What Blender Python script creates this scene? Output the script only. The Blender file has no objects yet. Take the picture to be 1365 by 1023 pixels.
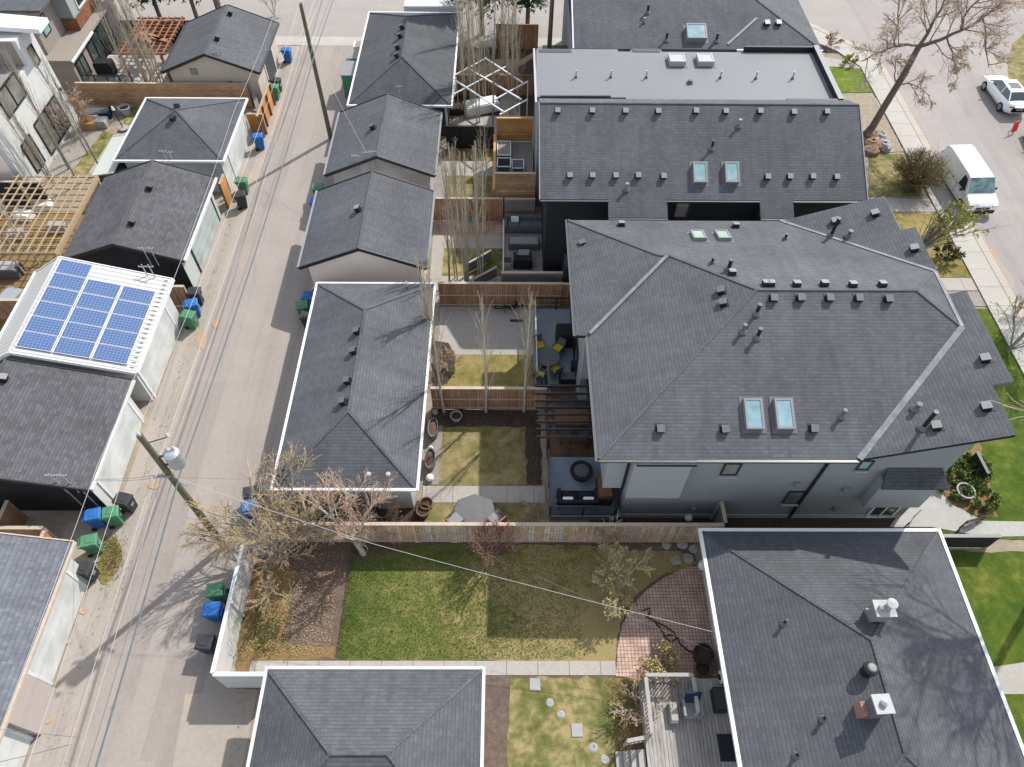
import bpy, math, random
from mathutils import Vector, Matrix
rnd = random.Random(7)
scene = bpy.context.scene
COL = scene.collection
# ---------------------------------------------------------------- camera model (metres; camera 31 m above the lane)
CAM_H = 31.0
FPX = 957.017
RR = ((0.99997111, -0.00127317, 0.00749349), (-0.00341469, 0.80553568, 0.59253743), (-0.00679067, -0.5925459, 0.80550807))
def ray(u, v):
    c = ((u-682.5)/FPX, -(v-511.5)/FPX, -1.0)
    return Vector(tuple(sum(RR[i][k]*c[i] for i in range(3)) for k in range(3)))
def at(u, v, z=0.0):
    d = ray(u, v); t = (z-CAM_H)/d.z
    return Vector((d.x*t, d.y*t, z))
def hit(u, v, p0, n):
    d = ray(u, v); o = Vector((0, 0, CAM_H)); n = Vector(n)
    return o + d*(n.dot(Vector(p0)-o)/n.dot(d))
def tall(base, top):
    """height of an upright thing standing at pixel base whose tip is at pixel top"""
    b = at(*base); best = (1e9, 0)
    for i in range(5, 200):
        h = i*0.1; p = at(top[0], top[1], h); d = (p.xy-b.xy).length
        if d < best[0]: best = (d, h)
    return b, best[1]
# ---------------------------------------------------------------- mesh builder
class MB:
    def __init__(s): s.v=[]; s.f=[]; s.m=[]
    def add(s, vs, fs, m=0):
        o=len(s.v); s.v+= [Vector(p) for p in vs]
        for f in fs: s.f.append(tuple(i+o for i in f)); s.m.append(m)
        return s
    def poly(s, pts, m=0): return s.add(pts, [tuple(range(len(pts)))], m)
    def box(s, x0,x1,y0,y1,z0,z1, m=0):
        return s.add([(x0,y0,z0),(x1,y0,z0),(x1,y1,z0),(x0,y1,z0),(x0,y0,z1),(x1,y0,z1),(x1,y1,z1),(x0,y1,z1)],
            [(3,2,1,0),(4,5,6,7),(0,1,5,4),(1,2,6,5),(2,3,7,6),(3,0,4,7)], m)
    def obox(s, c, size, rz=0, m=0, rx=0, ry=0):
        M = Matrix.Translation(Vector(c)) @ Matrix.Rotation(rz,4,'Z') @ Matrix.Rotation(ry,4,'Y') @ Matrix.Rotation(rx,4,'X')
        a,b,d=[q/2 for q in size]
        vs=[M@Vector(p) for p in ((-a,-b,-d),(a,-b,-d),(a,b,-d),(-a,b,-d),(-a,-b,d),(a,-b,d),(a,b,d),(-a,b,d))]
        return s.add(vs,[(3,2,1,0),(4,5,6,7),(0,1,5,4),(1,2,6,5),(2,3,7,6),(3,0,4,7)],m)
    def bar(s, p, q, w, h, m=0):
        p=Vector(p); q=Vector(q); d=(q-p).normalized()
        up=Vector((0,0,1)) if abs(d.z)<.95 else Vector((0,1,0))
        a=d.cross(up).normalized()*(w/2); b=a.cross(d).normalized()*(h/2)
        vs=[p-a-b,p+a-b,p+a+b,p-a+b,q-a-b,q+a-b,q+a+b,q-a+b]
        return s.add(vs,[(0,1,2,3),(7,6,5,4),(4,5,1,0),(5,6,2,1),(6,7,3,2),(7,4,0,3)],m)
    def tube(s, pts, r, n=6, m=0, r2=None, cap=True):
        pts=[Vector(p) for p in pts]; k=len(pts); o=len(s.v); pa=None
        for i,p in enumerate(pts):
            d=(pts[min(i+1,k-1)]-pts[max(i-1,0)]).normalized()
            if pa is None:
                up=Vector((0,0,1)) if abs(d.z)<.9 else Vector((1,0,0)); pa=d.cross(up).normalized()
            else:
                pa=(pa-d*pa.dot(d)).normalized()
            b=d.cross(pa); rr=r if r2 is None else r+(r2-r)*i/(k-1)
            for j in range(n):
                t=2*math.pi*j/n; s.v.append(p+(pa*math.cos(t)+b*math.sin(t))*rr)
        for i in range(k-1):
            for j in range(n):
                a=o+i*n+j; c=o+i*n+(j+1)%n
                s.f.append((a,c,c+n,a+n)); s.m.append(m)
        if cap:
            s.f.append(tuple(o+j for j in reversed(range(n)))); s.m.append(m)
            s.f.append(tuple(o+(k-1)*n+j for j in range(n))); s.m.append(m)
        return s
    def lathe(s, prof, c=(0,0,0), n=16, m=0, sx=1, sy=1):
        o=len(s.v); c=Vector(c)
        for r,z in prof:
            for j in range(n):
                t=2*math.pi*j/n; s.v.append(c+Vector((r*math.cos(t)*sx,r*math.sin(t)*sy,z)))
        for i in range(len(prof)-1):
            for j in range(n):
                a=o+i*n+j; b=o+i*n+(j+1)%n
                s.f.append((a,b,b+n,a+n)); s.m.append(m)
        if prof[0][0]>1e-4: s.f.append(tuple(o+j for j in reversed(range(n)))); s.m.append(m)
        if prof[-1][0]>1e-4: s.f.append(tuple(o+(len(prof)-1)*n+j for j in range(n))); s.m.append(m)
        return s
    def prism(s, pts, z0, z1, m=0):
        k=len(pts); o=[(p[0],p[1],z0) for p in pts]+[(p[0],p[1],z1) for p in pts]
        fs=[tuple(reversed(range(k))),tuple(range(k,2*k))]+[(i,(i+1)%k,(i+1)%k+k,i+k) for i in range(k)]
        return s.add(o,fs,m)
    def slab(s, pts, t, m=0, ms=None):
        """a 3-D polygon thickened downwards by t"""
        k=len(pts); P=[Vector(p) for p in pts]; o=P+[p-Vector((0,0,t)) for p in P]
        s.add(o,[tuple(range(k))],m); s.add(o,[tuple(range(2*k-1,k-1,-1))],m if ms is None else ms)
        s.add(o,[(i,i+k,(i+1)%k+k,(i+1)%k) for i in range(k)],m if ms is None else ms)
        return s
    def ext(s, pts, d, m=0):
        """3-D polygon extruded by vector d"""
        k=len(pts); P=[Vector(p) for p in pts]; d=Vector(d); o=P+[p+d for p in P]
        return s.add(o,[tuple(range(k)),tuple(range(2*k-1,k-1,-1))]+[(i,i+k,(i+1)%k+k,(i+1)%k) for i in range(k)],m)
    def blob(s, c, r, m=0, jit=.15, sz=1.0, n=10, k=6):
        prof=[(math.sin(math.pi*i/k)*r*(1+rnd.uniform(-jit,jit)), -math.cos(math.pi*i/k)*r*sz) for i in range(k+1)]
        prof[0]=(1e-5,prof[0][1]); prof[-1]=(1e-5,prof[-1][1])
        o=len(s.v); s.lathe(prof,c,n,m)
        for i in range(o,len(s.v)):
            s.v[i]=s.v[i]+Vector((rnd.uniform(-1,1),rnd.uniform(-1,1),rnd.uniform(-1,1)))*r*jit*.6
        return s
    def mesh(s, name, mats, off=Vector((0,0,0)), smooth=False, fix=True):
        me=bpy.data.meshes.new(name)
        me.from_pydata([tuple(p-off) for p in s.v],[],s.f)
        if not isinstance(mats,(list,tuple)): mats=[mats]
        for q in mats: me.materials.append(M[q] if isinstance(q,str) else q)
        for p,i in zip(me.polygons,s.m): p.material_index=i
        if smooth:
            for p in me.polygons: p.use_smooth=True
        uv=me.uv_layers.new(name='UVMap').data
        Z=Vector((0,0,1))
        for p in me.polygons:
            n=p.normal
            t=Z.cross(n)
            t=Vector((1,0,0)) if t.length<.02 else t.normalized()
            b=n.cross(t)
            for li in p.loop_indices:
                co=me.vertices[me.loops[li].vertex_index].co+off
                uv[li].uv=(co.dot(t),co.dot(b))
        return me
    def build(s, name, mats, parent=None, smooth=False, bevel=0, loc=None, label=None):
        off=Vector((0,0,0))
        if parent is not None:
            q=parent
            while q is not None: off+=q.location; q=q.parent
        elif loc is not None: off=Vector(loc)
        o=bpy.data.objects.new(name,s.mesh(name,mats,off,smooth)); COL.objects.link(o)
        if parent is not None: o.parent=parent
        elif loc is not None: o.location=off
        if bevel:
            b=o.modifiers.new('Bevel','BEVEL'); b.width=bevel; b.segments=2; b.limit_method='ANGLE'
        if label: o['label']=label
        return o
def tag(o, label, cat, group=None, kind=None):
    o['label']=label; o['category']=cat
    if group: o['group']=group
    if kind: o['kind']=kind
    return o
def thing(name, label, cat, loc=(0,0,0), group=None):
    o=bpy.data.objects.new(name,None); COL.objects.link(o); o.location=Vector(loc); o.empty_display_size=.3
    return tag(o,label,cat,group)
def struct(o): o['kind']='structure'; return o
def copy_tree(o, parent=None):
    c=o.copy(); COL.objects.link(c)
    if parent is not None: c.parent=parent; c.matrix_parent_inverse=o.matrix_parent_inverse.copy()
    for ch in [q for q in bpy.data.objects if q.parent==o]: copy_tree(ch,c)
    return c
def dup(proto, loc, rz, label, group=None, scale=None):
    c=copy_tree(proto); c.location=Vector(loc); c.rotation_euler=(0,0,rz); c['label']=label
    if group: c['group']=group
    if scale: c.scale=(scale,)*3 if not isinstance(scale,tuple) else scale
    return c
class Proto:
    """first use hands out the prototype itself, later uses copies of it with all its parts"""
    def __init__(s, root): s.root=root; s.used=False
    def put(s, loc, rz, label, group=None, scale=None):
        if not s.used:
            s.used=True; s.keep=s.root; s.nxt=None
            o=s.root; o.location=Vector(loc); o.rotation_euler=(0,0,rz); o['label']=label
            if group: o['group']=group
            if scale: o.scale=(scale,)*3 if not isinstance(scale,tuple) else scale
            return o
        c=dup(s.root,loc,rz,label,group)
        c.scale=(1,1,1) if not scale else ((scale,)*3 if not isinstance(scale,tuple) else scale)
        return c
# ---------------------------------------------------------------- materials
M={}
class G:
    def __init__(s,name):
        m=bpy.data.materials.new(name); m.use_nodes=True; s.m=m; s.t=m.node_tree; s.b=s.t.nodes['Principled BSDF']; M[name]=m
    def n(s,typ,ins=None,**kw):
        q=s.t.nodes.new('ShaderNode'+typ)
        for k,v in kw.items(): setattr(q,k,v)
        for k,v in (ins or {}).items(): s.set(q,k,v)
        return q
    def set(s,q,k,v):
        if isinstance(v,bpy.types.NodeSocket): s.t.links.new(v,q.inputs[k])
        elif isinstance(v,bpy.types.Node): s.t.links.new(v.outputs[0],q.inputs[k])
        else: q.inputs[k].default_value=v
    def math(s,op,a,b=0.0): return s.n('Math',{0:a,1:b},operation=op).outputs[0]
    def uv(s): return s.n('TexCoord').outputs['UV']
    def obj(s): return s.n('TexCoord').outputs['Object']
    def pos(s): return s.n('NewGeometry').outputs['Position']
    def noise(s,vec,scale,detail=4,rough=.6): return s.n('TexNoise',{'Vector':vec,'Scale':scale,'Detail':detail,'Roughness':rough}).outputs['Fac']
    def ramp(s,fac,stops):
        r=s.n('ValToRGB',{'Fac':fac}); e=r.color_ramp.elements
        while len(e)<len(stops): e.new(.5)
        for q,(p,c) in zip(e,stops): q.position=p; q.color=(*c[:3],1) if not isinstance(c,(int,float)) else (c,c,c,1)
        return r.outputs['Color']
    def mix(s,fac,a,b,mode='MIX'):
        q=s.n('MixRGB',blend_type=mode)
        for k,v in ((0,fac),(1,a),(2,b)):
            if isinstance(v,tuple): v=(*v[:3],1)
            s.set(q,k,v)
        return q.outputs[0]
    def bump(s,h,strength=.3,dist=.02):
        s.set(s.b,'Normal',s.n('Bump',{'Height':h,'Strength':strength,'Distance':dist}).outputs[0])
    def out(s,col,rough=.85,spec=.3,metal=0.0):
        if isinstance(col,tuple): col=(*col[:3],1)
        s.set(s.b,'Base Color',col); s.set(s.b,'Roughness',rough); s.set(s.b,'Specular IOR Level',spec); s.set(s.b,'Metallic',metal)
        return s.m
def c3(c,k): return tuple(q*k for q in c)
def plain(name,col,rough=.7,spec=.3,metal=0.0,var=.25,scale=3.0,bump=.0,bscale=60):
    g=G(name); p=g.obj()
    a=g.noise(p,scale,5); col2=g.mix(a,c3(col,1-var),c3(col,1+var))
    if bump: g.bump(g.noise(p,bscale,3),bump,.01)
    return g.out(col2,rough,spec,metal)
def shingle(name,col,w=.26,h=.15,con=.11,gap=.84,patch=.16):
    g=G(name); uv=g.uv()
    br=g.n('TexBrick',{'Vector':uv,'Scale':1.0,'Brick Width':w,'Row Height':h,'Mortar Size':.012,'Mortar Smooth':.3,'Bias':0.0,
        'Color1':(*c3(col,1-con),1),'Color2':(*c3(col,1+con),1),'Mortar':(*c3(col,gap),1)})
    br.offset=.37
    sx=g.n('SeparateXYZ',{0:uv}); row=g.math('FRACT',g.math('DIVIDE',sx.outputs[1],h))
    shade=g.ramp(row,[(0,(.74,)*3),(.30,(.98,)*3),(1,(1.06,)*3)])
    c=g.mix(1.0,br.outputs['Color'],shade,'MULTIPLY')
    n1=g.ramp(g.noise(uv,.35,4),[(.3,(1-patch,)*3),(.7,(1+patch,)*3)])
    n2=g.ramp(g.noise(uv,38,2),[(.25,(.72,)*3),(.75,(1.28,)*3)])
    st=g.n('Mapping',{'Vector':uv,'Scale':(2.2,.22,1)}); n3=g.ramp(g.noise(st.outputs[0],1.0,4,.7),[(.32,(.86,)*3),(.5,(1.0,)*3),(.72,(1.10,)*3)])
    c=g.mix(1.0,c,n1,'MULTIPLY'); c=g.mix(1.0,c,n2,'MULTIPLY'); c=g.mix(1.0,c,n3,'MULTIPLY')
    g.bump(g.noise(uv,60,2),.35,.012)
    return g.out(c,.88,.25)
def boards(name,cols,w=.14,axis=0,groove=.07,rough=.8,streak=.35,shift=0.0,gcol=(.012,.01,.008)):
    g=G(name); uv=g.uv(); sx=g.n('SeparateXYZ',{0:uv})
    q=g.math('DIVIDE',g.math('ADD',sx.outputs[axis],shift),w)
    wn=g.n('TexWhiteNoise',{'W':g.math('FLOOR',q)},noise_dimensions='1D').outputs['Value']
    k=len(cols); col=g.ramp(wn,[(i/max(1,k-1),c) for i,c in enumerate(cols)])
    sc=(14,1.2,1) if axis==0 else (1.2,14,1)
    mp=g.n('Mapping',{'Vector':uv,'Scale':sc}); nn=g.noise(mp.outputs[0],1.5,4)
    col=g.mix(1.0,col,g.ramp(nn,[(.25,(1-streak,)*3),(.75,(1+streak,)*3)]),'MULTIPLY')
    col=g.mix(1.0,col,g.ramp(g.noise(uv,.7,3),[(.3,(.78,)*3),(.7,(1.2,)*3)]),'MULTIPLY')
    fr=g.math('FRACT',q); lin=g.math('LESS_THAN',fr,groove)
    col=g.mix(lin,col,gcol)
    g.bump(g.math('SUBTRACT',1.0,lin),.5,.01)
    return g.out(col,rough,.2)
def ground(name,stops,s1=.5,s2=6,s3=40,a=.45,bump=.5,rough=.95):
    """stops: colour ramp driven by three noises in world space"""
    g=G(name); p=g.pos()
    f=g.math('ADD',g.math('MULTIPLY',g.noise(p,s1,3),a),g.math('MULTIPLY',g.noise(p,s2,4,.7),1-a))
    c=g.ramp(f,stops)
    n3=g.noise(p,s3,3,.75); c=g.mix(1.0,c,g.ramp(n3,[(.25,(.62,)*3),(.75,(1.4,)*3)]),'MULTIPLY')
    g.bump(n3,bump,.05)
    return g.out(c,rough,.15)
# roofs
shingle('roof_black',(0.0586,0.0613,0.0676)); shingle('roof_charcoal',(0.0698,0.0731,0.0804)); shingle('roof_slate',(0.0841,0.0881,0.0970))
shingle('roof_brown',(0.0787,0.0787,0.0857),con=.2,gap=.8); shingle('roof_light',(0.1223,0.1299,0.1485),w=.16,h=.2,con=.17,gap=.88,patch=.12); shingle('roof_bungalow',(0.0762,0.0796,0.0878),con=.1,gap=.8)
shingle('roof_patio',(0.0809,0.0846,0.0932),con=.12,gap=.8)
plain('roof_cap',(.06,.062,.068),.9,.2,var=.35,scale=4)
plain('membrane',(.150,.156,.166),.6,.3,var=.07,scale=.6)
plain('roof_metal_white',(.40,.40,.39),.45,.4,var=.05)
g=G('roof_metal_ribbed'); uv=g.uv(); sx=g.n('SeparateXYZ',{0:uv}); fr=g.math('FRACT',g.math('DIVIDE',sx.outputs[0],.3)); ln=g.math('LESS_THAN',fr,.22)
g.bump(ln,.8,.03); g.out(g.mix(ln,(.42,.42,.41),(.28,.285,.28)),.4,.4)
g=G('flashing'); n=g.noise(g.pos(),2.5,4); g.out(g.ramp(n,[(.3,(.12,.132,.145)),(.6,(.19,.205,.22)),(.75,(.27,.285,.30))]),.65,.25,.0)
plain('white_paint',(.6,.61,.61),.5,.4,var=.05,scale=1.2); plain('white_dirty',(.5,.5,.48),.6,.3,var=.12,scale=2)
plain('black_paint',(.012,.012,.014),.5,.4,var=.2); plain('dark_metal',(.03,.032,.036),.4,.5,var=.2); plain('grey_metal',(.32,.33,.34),.4,.5,.4,var=.15)
plain('galvanised',(.38,.41,.43),.4,.5,.5,var=.2,scale=6); plain('vent_grey',(.11,.112,.118),.6,.3,var=.2); plain('vent_light',(.20,.205,.21),.5,.3,var=.15)
plain('vent_white',(.34,.345,.35),.5,.3,var=.08)
# walls
plain('stucco_beige',(.76,.665,.575),.9,.15,var=.07,scale=1.2,bump=.25); plain('stucco_tan',(.46,.40,.335),.9,.15,var=.08,scale=1.2,bump=.25)
plain('stucco_grey',(.225,.238,.243),.9,.15,var=.05,scale=.8,bump=.2); plain('stucco_light',(.275,.29,.295),.9,.15,var=.05,scale=.8,bump=.2)
plain('stucco_taupe',(.24,.21,.185),.9,.15,var=.08,scale=1.2,bump=.2); plain('stucco_white',(.49,.495,.48),.85,.2,var=.05,scale=1.0,bump=.2); plain('stucco_black',(.022,.023,.027),.85,.15,var=.15,bump=.2); plain('stucco_pink',(.37,.325,.30),.9,.15,var=.06,scale=2,bump=.2)
plain('stucco_sage',(.40,.43,.40),.85,.2,var=.05,scale=1.0); plain('concrete_wall',(.35,.34,.32),.9,.15,var=.15)
boards('siding_black',[(.018,.019,.022),(.022,.023,.026)],.15,1,.08,streak=.1); boards('siding_grey',[(.36,.375,.40),(.38,.395,.42)],.12,1,.08,streak=.06,gcol=(.16,.17,.18))
boards('siding_slate',[(.05,.055,.065),(.055,.06,.07)],.12,1,.1,streak=.06); boards('siding_white',[(.46,.47,.46),(.48,.49,.48)],.15,1,.05,streak=.05,gcol=(.36,.37,.36)); boards('siding_brown',[(.17,.075,.035),(.2,.09,.045),(.13,.06,.03)],.15,1,.06)
boards('door_white',[(.47,.485,.47),(.48,.495,.48)],.53,1,.02,.5,streak=.03,gcol=(.36,.37,.36)); boards('door_grey',[(.33,.37,.36),(.34,.38,.37)],.53,1,.03,.5,streak=.03); boards('door_dark',[(.05,.055,.06),(.055,.06,.065)],.53,1,.03,.5,streak=.03)
# fences and decks
boards('fence_weathered',[(.48,.36,.25),(.36,.25,.155),(.55,.47,.38),(.46,.28,.145),(.43,.39,.35),(.53,.41,.28)],.14,0,.08,streak=.45)
boards('fence_red',[(.34,.19,.11),(.265,.145,.083),(.385,.235,.145),(.29,.19,.13)],.14,0,.1)
boards('fence_grey',[(.23,.205,.185),(.19,.17,.15),(.27,.245,.22)],.17,1,.08)
boards('fence_cedar',[(.42,.22,.075),(.36,.18,.06),(.46,.26,.10)],.14,1,.05,streak=.2)
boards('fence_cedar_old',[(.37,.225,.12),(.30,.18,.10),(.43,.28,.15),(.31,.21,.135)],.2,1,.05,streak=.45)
boards('fence_orange',[(.42,.195,.06),(.36,.165,.05),(.45,.24,.085)],.3,0,.03,streak=.25)
boards('fence_black',[(.02,.021,.022),(.026,.027,.028)],.16,0,.1,streak=.1)
plain('wood_cap',(.40,.335,.265),.8,.2,var=.3,scale=5); plain('wood_new',(.35,.265,.165),.75,.2,var=.25,scale=6); plain('wood_cedar',(.45,.25,.10),.75,.2,var=.25,scale=6)
plain('wood_red',(.27,.13,.075),.75,.2,var=.3,scale=6); plain('wood_grey',(.30,.285,.265),.85,.2,var=.25,scale=6); plain('wood_brown',(.15,.085,.05),.8,.2,var=.3,scale=6); plain('wood_dark',(.05,.033,.024),.8,.2,var=.3,scale=6)
boards('deck_grey',[(.30,.28,.26),(.25,.235,.215),(.34,.32,.295)],.14,0,.08); boards('deck_blue',[(.22,.255,.30),(.225,.26,.305)],.14,1,.03,.6,streak=.05); boards('deck_taupe',[(.21,.19,.18),(.23,.21,.195)],.14,0,.05,streak=.12); boards('deck_brown',[(.12,.07,.045),(.14,.085,.055)],.14,1,.06,streak=.15)
plain('rust_stain',(.33,.25,.17),.95,.1,var=.25,scale=4); plain('lane_seam',(.26,.24,.22),.95,.1); plain('twig_red',(.22,.125,.095),.9,.1,var=.25,scale=2)
plain('pole_wood',(.115,.11,.068),.9,.15,var=.45,scale=5)
plain('bark_brown',(.15,.12,.10),.95,.1,var=.35,scale=5,bump=.6,bscale=18); plain('bark_pale',(.42,.385,.31),.9,.15,var=.3,scale=6); plain('bark_grey',(.25,.235,.21),.9,.15,var=.3,scale=5)
plain('twig_pale',(.37,.32,.24),.9,.1,var=.25,scale=2); plain('twig_grey',(.33,.29,.235),.9,.1,var=.25,scale=2); plain('twig_brown',(.40,.325,.275),.9,.1,var=.3,scale=2); plain('twig_pink',(.36,.255,.195),.9,.1,var=.25,scale=2); plain('twig_gold',(.34,.26,.165),.9,.1,var=.3,scale=2); plain('twig_olive',(.17,.145,.07),.9,.1,var=.3,scale=2)
plain('bud_yellow',(.40,.33,.13),.8,.2,var=.35,scale=3); plain('bud_tan',(.36,.245,.13),.8,.2,var=.35,scale=3); plain('leaf_lime',(.30,.31,.05),.8,.2,var=.35,scale=2); plain('bud_orange',(.37,.26,.13),.8,.2,var=.35,scale=3); plain('bud_pink',(.36,.20,.15),.8,.2,var=.3,scale=3)
plain('needle',(.06,.085,.03),.85,.2,var=.5,scale=1.5); plain('needle_blue',(.05,.075,.045),.85,.2,var=.5,scale=1.5); plain('leaf_green',(.11,.155,.04),.8,.2,var=.4,scale=3); plain('leaf_dry',(.24,.19,.075),.85,.2,var=.4,scale=3)
# ground covers
def lawn(name,g1,g2,tan,lo=.38,hi=.60,s1=.55,s2=2.2): return ground(name,[(lo,g1),((lo+hi)/2,g2),(hi,tan)],s1,s2,30,.6,.8)

lawn('grass_patchy',(.085,.105,.028),(.165,.155,.058),(.31,.25,.12),.38,.60)
lawn('grass_tan',(.095,.105,.030),(.175,.155,.062),(.28,.225,.115),.34,.62)
lawn('grass_lush',(.040,.076,.008),(.075,.106,.013),(.15,.155,.035),.38,.70)
lawn('grass_bright',(.065,.115,.010),(.105,.145,.018),(.20,.20,.05),.34,.68)
lawn('grass_olive',(.105,.11,.026),(.20,.17,.055),(.28,.22,.09),.34,.62)
ground('soil',[(.3,(.085,.062,.050)),(.55,(.155,.115,.092)),(.75,(.22,.165,.125))],.8,5,34,.4,.9)
ground('soil_litter',[(.3,(.15,.085,.045)),(.5,(.27,.17,.085)),(.62,(.12,.13,.03)),(.75,(.34,.25,.15))],.9,9,46,.3,1.0)
ground('mulch',[(.3,(.045,.032,.026)),(.6,(.09,.066,.052)),(.8,(.16,.13,.11))],.8,12,60,.3,1.0)
plain('red_soil',(.12,.07,.052),.95,.1,var=.3,scale=6)
ground('gravel',[(.3,(.20,.18,.155)),(.55,(.33,.305,.275)),(.75,(.46,.44,.41))],1.5,22,70,.3,1.0)
ground('earth',[(.3,(.19,.155,.115)),(.5,(.27,.225,.17)),(.7,(.36,.32,.265))],.3,3,30,.5,.6)
def paving(name,col,sc=1.0,stain=(.44,.33,.20),amt=.25,joint=None,crack=True,wear=False):
    g=G(name); p=g.pos()
    c=g.mix(g.noise(p,.45*sc,5,.65),c3(col,.86),c3(col,1.12))
    c=g.mix(1.0,c,g.ramp(g.noise(p,55,3,.8),[(.25,(.84,)*3),(.75,(1.15,)*3)]),'MULTIPLY')
    c=g.mix(1.0,c,g.ramp(g.noise(p,6,4,.7),[(.3,(.92,)*3),(.7,(1.07,)*3)]),'MULTIPLY')
    if amt:
        f=g.ramp(g.noise(p,.32*sc,5,.7),[(.56,0.0),(.74,1.0)]); c=g.mix(g.math('MULTIPLY',f,amt),c,stain)
    if wear:
        mp=g.n('Mapping',{'Vector':p,'Scale':(1.5,.045,1)}); c=g.mix(1.0,c,g.ramp(g.noise(mp.outputs[0],1.0,4,.65),[(.3,(.90,)*3),(.5,(1.0,)*3),(.7,(1.06,)*3)]),'MULTIPLY')
        pv=g.n('TexVoronoi',{'Vector':g.n('Mapping',{'Vector':p,'Scale':(.28,.13,1)}).outputs[0],'Scale':1.0},distance='CHEBYCHEV'); c=g.mix(1.0,c,g.ramp(g.n('TexWhiteNoise',{'Vector':pv.outputs['Position']}).outputs['Value'],[(0,(.93,)*3),(1,(1.05,)*3)]),'MULTIPLY')
        oil=g.ramp(g.noise(p,1.1,3,.5),[(.70,0.0),(.78,1.0)]); c=g.mix(g.math('MULTIPLY',oil,.45),c,c3(col,.42))
    if crack:
        w=g.n('MixRGB',{0:.06,1:p,2:g.n('TexNoise',{'Vector':p,'Scale':1.2}).outputs['Color']})
        vo=g.n('TexVoronoi',{'Vector':w.outputs[0],'Scale':.23},feature='DISTANCE_TO_EDGE').outputs['Distance']
        c=g.mix(g.math('MULTIPLY',g.math('LESS_THAN',vo,.003),.16),c,c3(col,.5))
    if joint:
        sx=g.n('SeparateXYZ',{0:p}); q=g.math('FRACT',g.math('DIVIDE',sx.outputs[joint[0]],joint[1])); c=g.mix(g.math('LESS_THAN',q,.03/joint[1]),c,c3(col,.45))
    g.bump(g.noise(p,90,2),.3,.01)
    return g.out(c,.92,.2)
paving('lane_asphalt',(.268,.238,.216),amt=.16,wear=True); paving('lane_track',(.278,.249,.227),amt=.1,crack=False); paving('shoulder',(.30,.265,.228),amt=.55,crack=False)
paving('apron',(.305,.273,.24),amt=.35); paving('street_asphalt',(.272,.249,.236),amt=.22,wear=True); paving('sidewalk_concrete',(.36,.345,.315),amt=.12,joint=(1,1.5),crack=False)
paving('kerb_concrete',(.37,.33,.285),amt=.4,joint=(1,3.0),crack=False); paving('path_concrete',(.335,.31,.28),amt=.12,joint=(0,1.3),crack=False); paving('path_pale',(.31,.295,.265),sc=2,amt=.1,crack=True); paving('patio_concrete',(.33,.31,.285),amt=.1,crack=False)
paving('stamped_concrete',(.33,.325,.305),sc=3,amt=.25,stain=(.28,.28,.26)); paving('cross_asphalt',(.28,.258,.243),amt=.2)
g=G('pavers'); p=g.pos(); br=g.n('TexBrick',{'Vector':p,'Scale':1.0,'Brick Width':.15,'Row Height':.15,'Mortar Size':.013,'Mortar Smooth':.2,'Color1':(.47,.335,.27,1),'Color2':(.38,.26,.21,1),'Mortar':(.15,.105,.085,1)}); br.offset=0
c=g.mix(1.0,br.outputs['Color'],g.ramp(g.noise(p,1.2,4),[(.3,(.75,)*3),(.7,(1.3,)*3)]),'MULTIPLY'); g.bump(br.outputs['Fac'],-.3,.01); g.out(c,.9,.2)
g=G('brick_red'); uv=g.uv(); br=g.n('TexBrick',{'Vector':uv,'Scale':1.0,'Brick Width':.2,'Row Height':.07,'Mortar Size':.012,'Color1':(.32,.10,.05,1),'Color2':(.22,.08,.05,1),'Mortar':(.28,.25,.22,1)}); g.out(br.outputs['Color'],.9,.2)
# glass, panels, plastics
g=G('glass_sky'); n=g.noise(g.uv(),1.5,2); g.out(g.ramp(n,[(.3,(.13,.24,.27)),(.7,(.26,.38,.41))]),.06,.8)
g=G('glass_pale'); n=g.noise(g.uv(),1.2,2); g.out(g.ramp(n,[(.3,(.24,.34,.27)),(.7,(.34,.44,.36))]),.15,.6)
g=G('glass_dark'); n=g.noise(g.uv(),.8,2); g.out(g.ramp(n,[(.3,(.015,.022,.02)),(.7,(.05,.065,.06))]),.05,.9)
g=G('glass_window'); n=g.noise(g.uv(),.9,2); g.out(g.ramp(n,[(.35,(.10,.10,.09)),(.65,(.23,.22,.20))]),.06,.9)
g=G('car_glass'); g.out((.02,.03,.04),.04,.9)
g=G('windscreen'); g.out(g.ramp(g.noise(g.obj(),1.6,2),[(.4,(.05,.10,.11)),(.6,(.14,.24,.23))]),.05,.9)
g=G('deck_glass'); g.out((.12,.17,.18),.08,.8); g.set(g.b,'Alpha',.45)
g=G('solar_cell'); uv=g.uv(); sx=g.n('SeparateXYZ',{0:uv})
fx=g.math('FRACT',g.math('DIVIDE',sx.outputs[0],.16)); fy=g.math('FRACT',g.math('DIVIDE',sx.outputs[1],.157))
ln=g.math('MAXIMUM',g.math('LESS_THAN',fx,.1),g.math('LESS_THAN',fy,.1))
cn=g.n('TexWhiteNoise',{'Vector':g.n('Vector' 'Math',{0:uv,1:(.16,.157,1)},operation='DIVIDE').outputs[0]},noise_dimensions='3D')
base=g.mix(g.noise(uv,9,3),(.030,.066,.165),(.062,.115,.25)); g.out(g.mix(g.math('MULTIPLY',ln,.5),base,(.30,.36,.48)),.22,.5)
plain('panel_frame',(.68,.69,.70),.35,.5,.2,var=.05)
for nm,cc in (('bin_blue',(.022,.12,.36)),('bin_green',(.062,.19,.105)),('bin_black',(.034,.036,.040))): plain(nm,cc,.6,.3,var=.35,scale=4)
plain('tyre',(.014,.014,.015),.85,.2,var=.2); plain('rim',(.30,.31,.32),.35,.5,.6,var=.1); plain('rubber',(.02,.02,.02),.8,.2,var=.2)
def car_paint(n,c): 
    g=G(n); g.out(c,.25,.5); g.set(g.b,'Coat Weight',.6); g.set(g.b,'Coat Roughness',.05)
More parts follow.
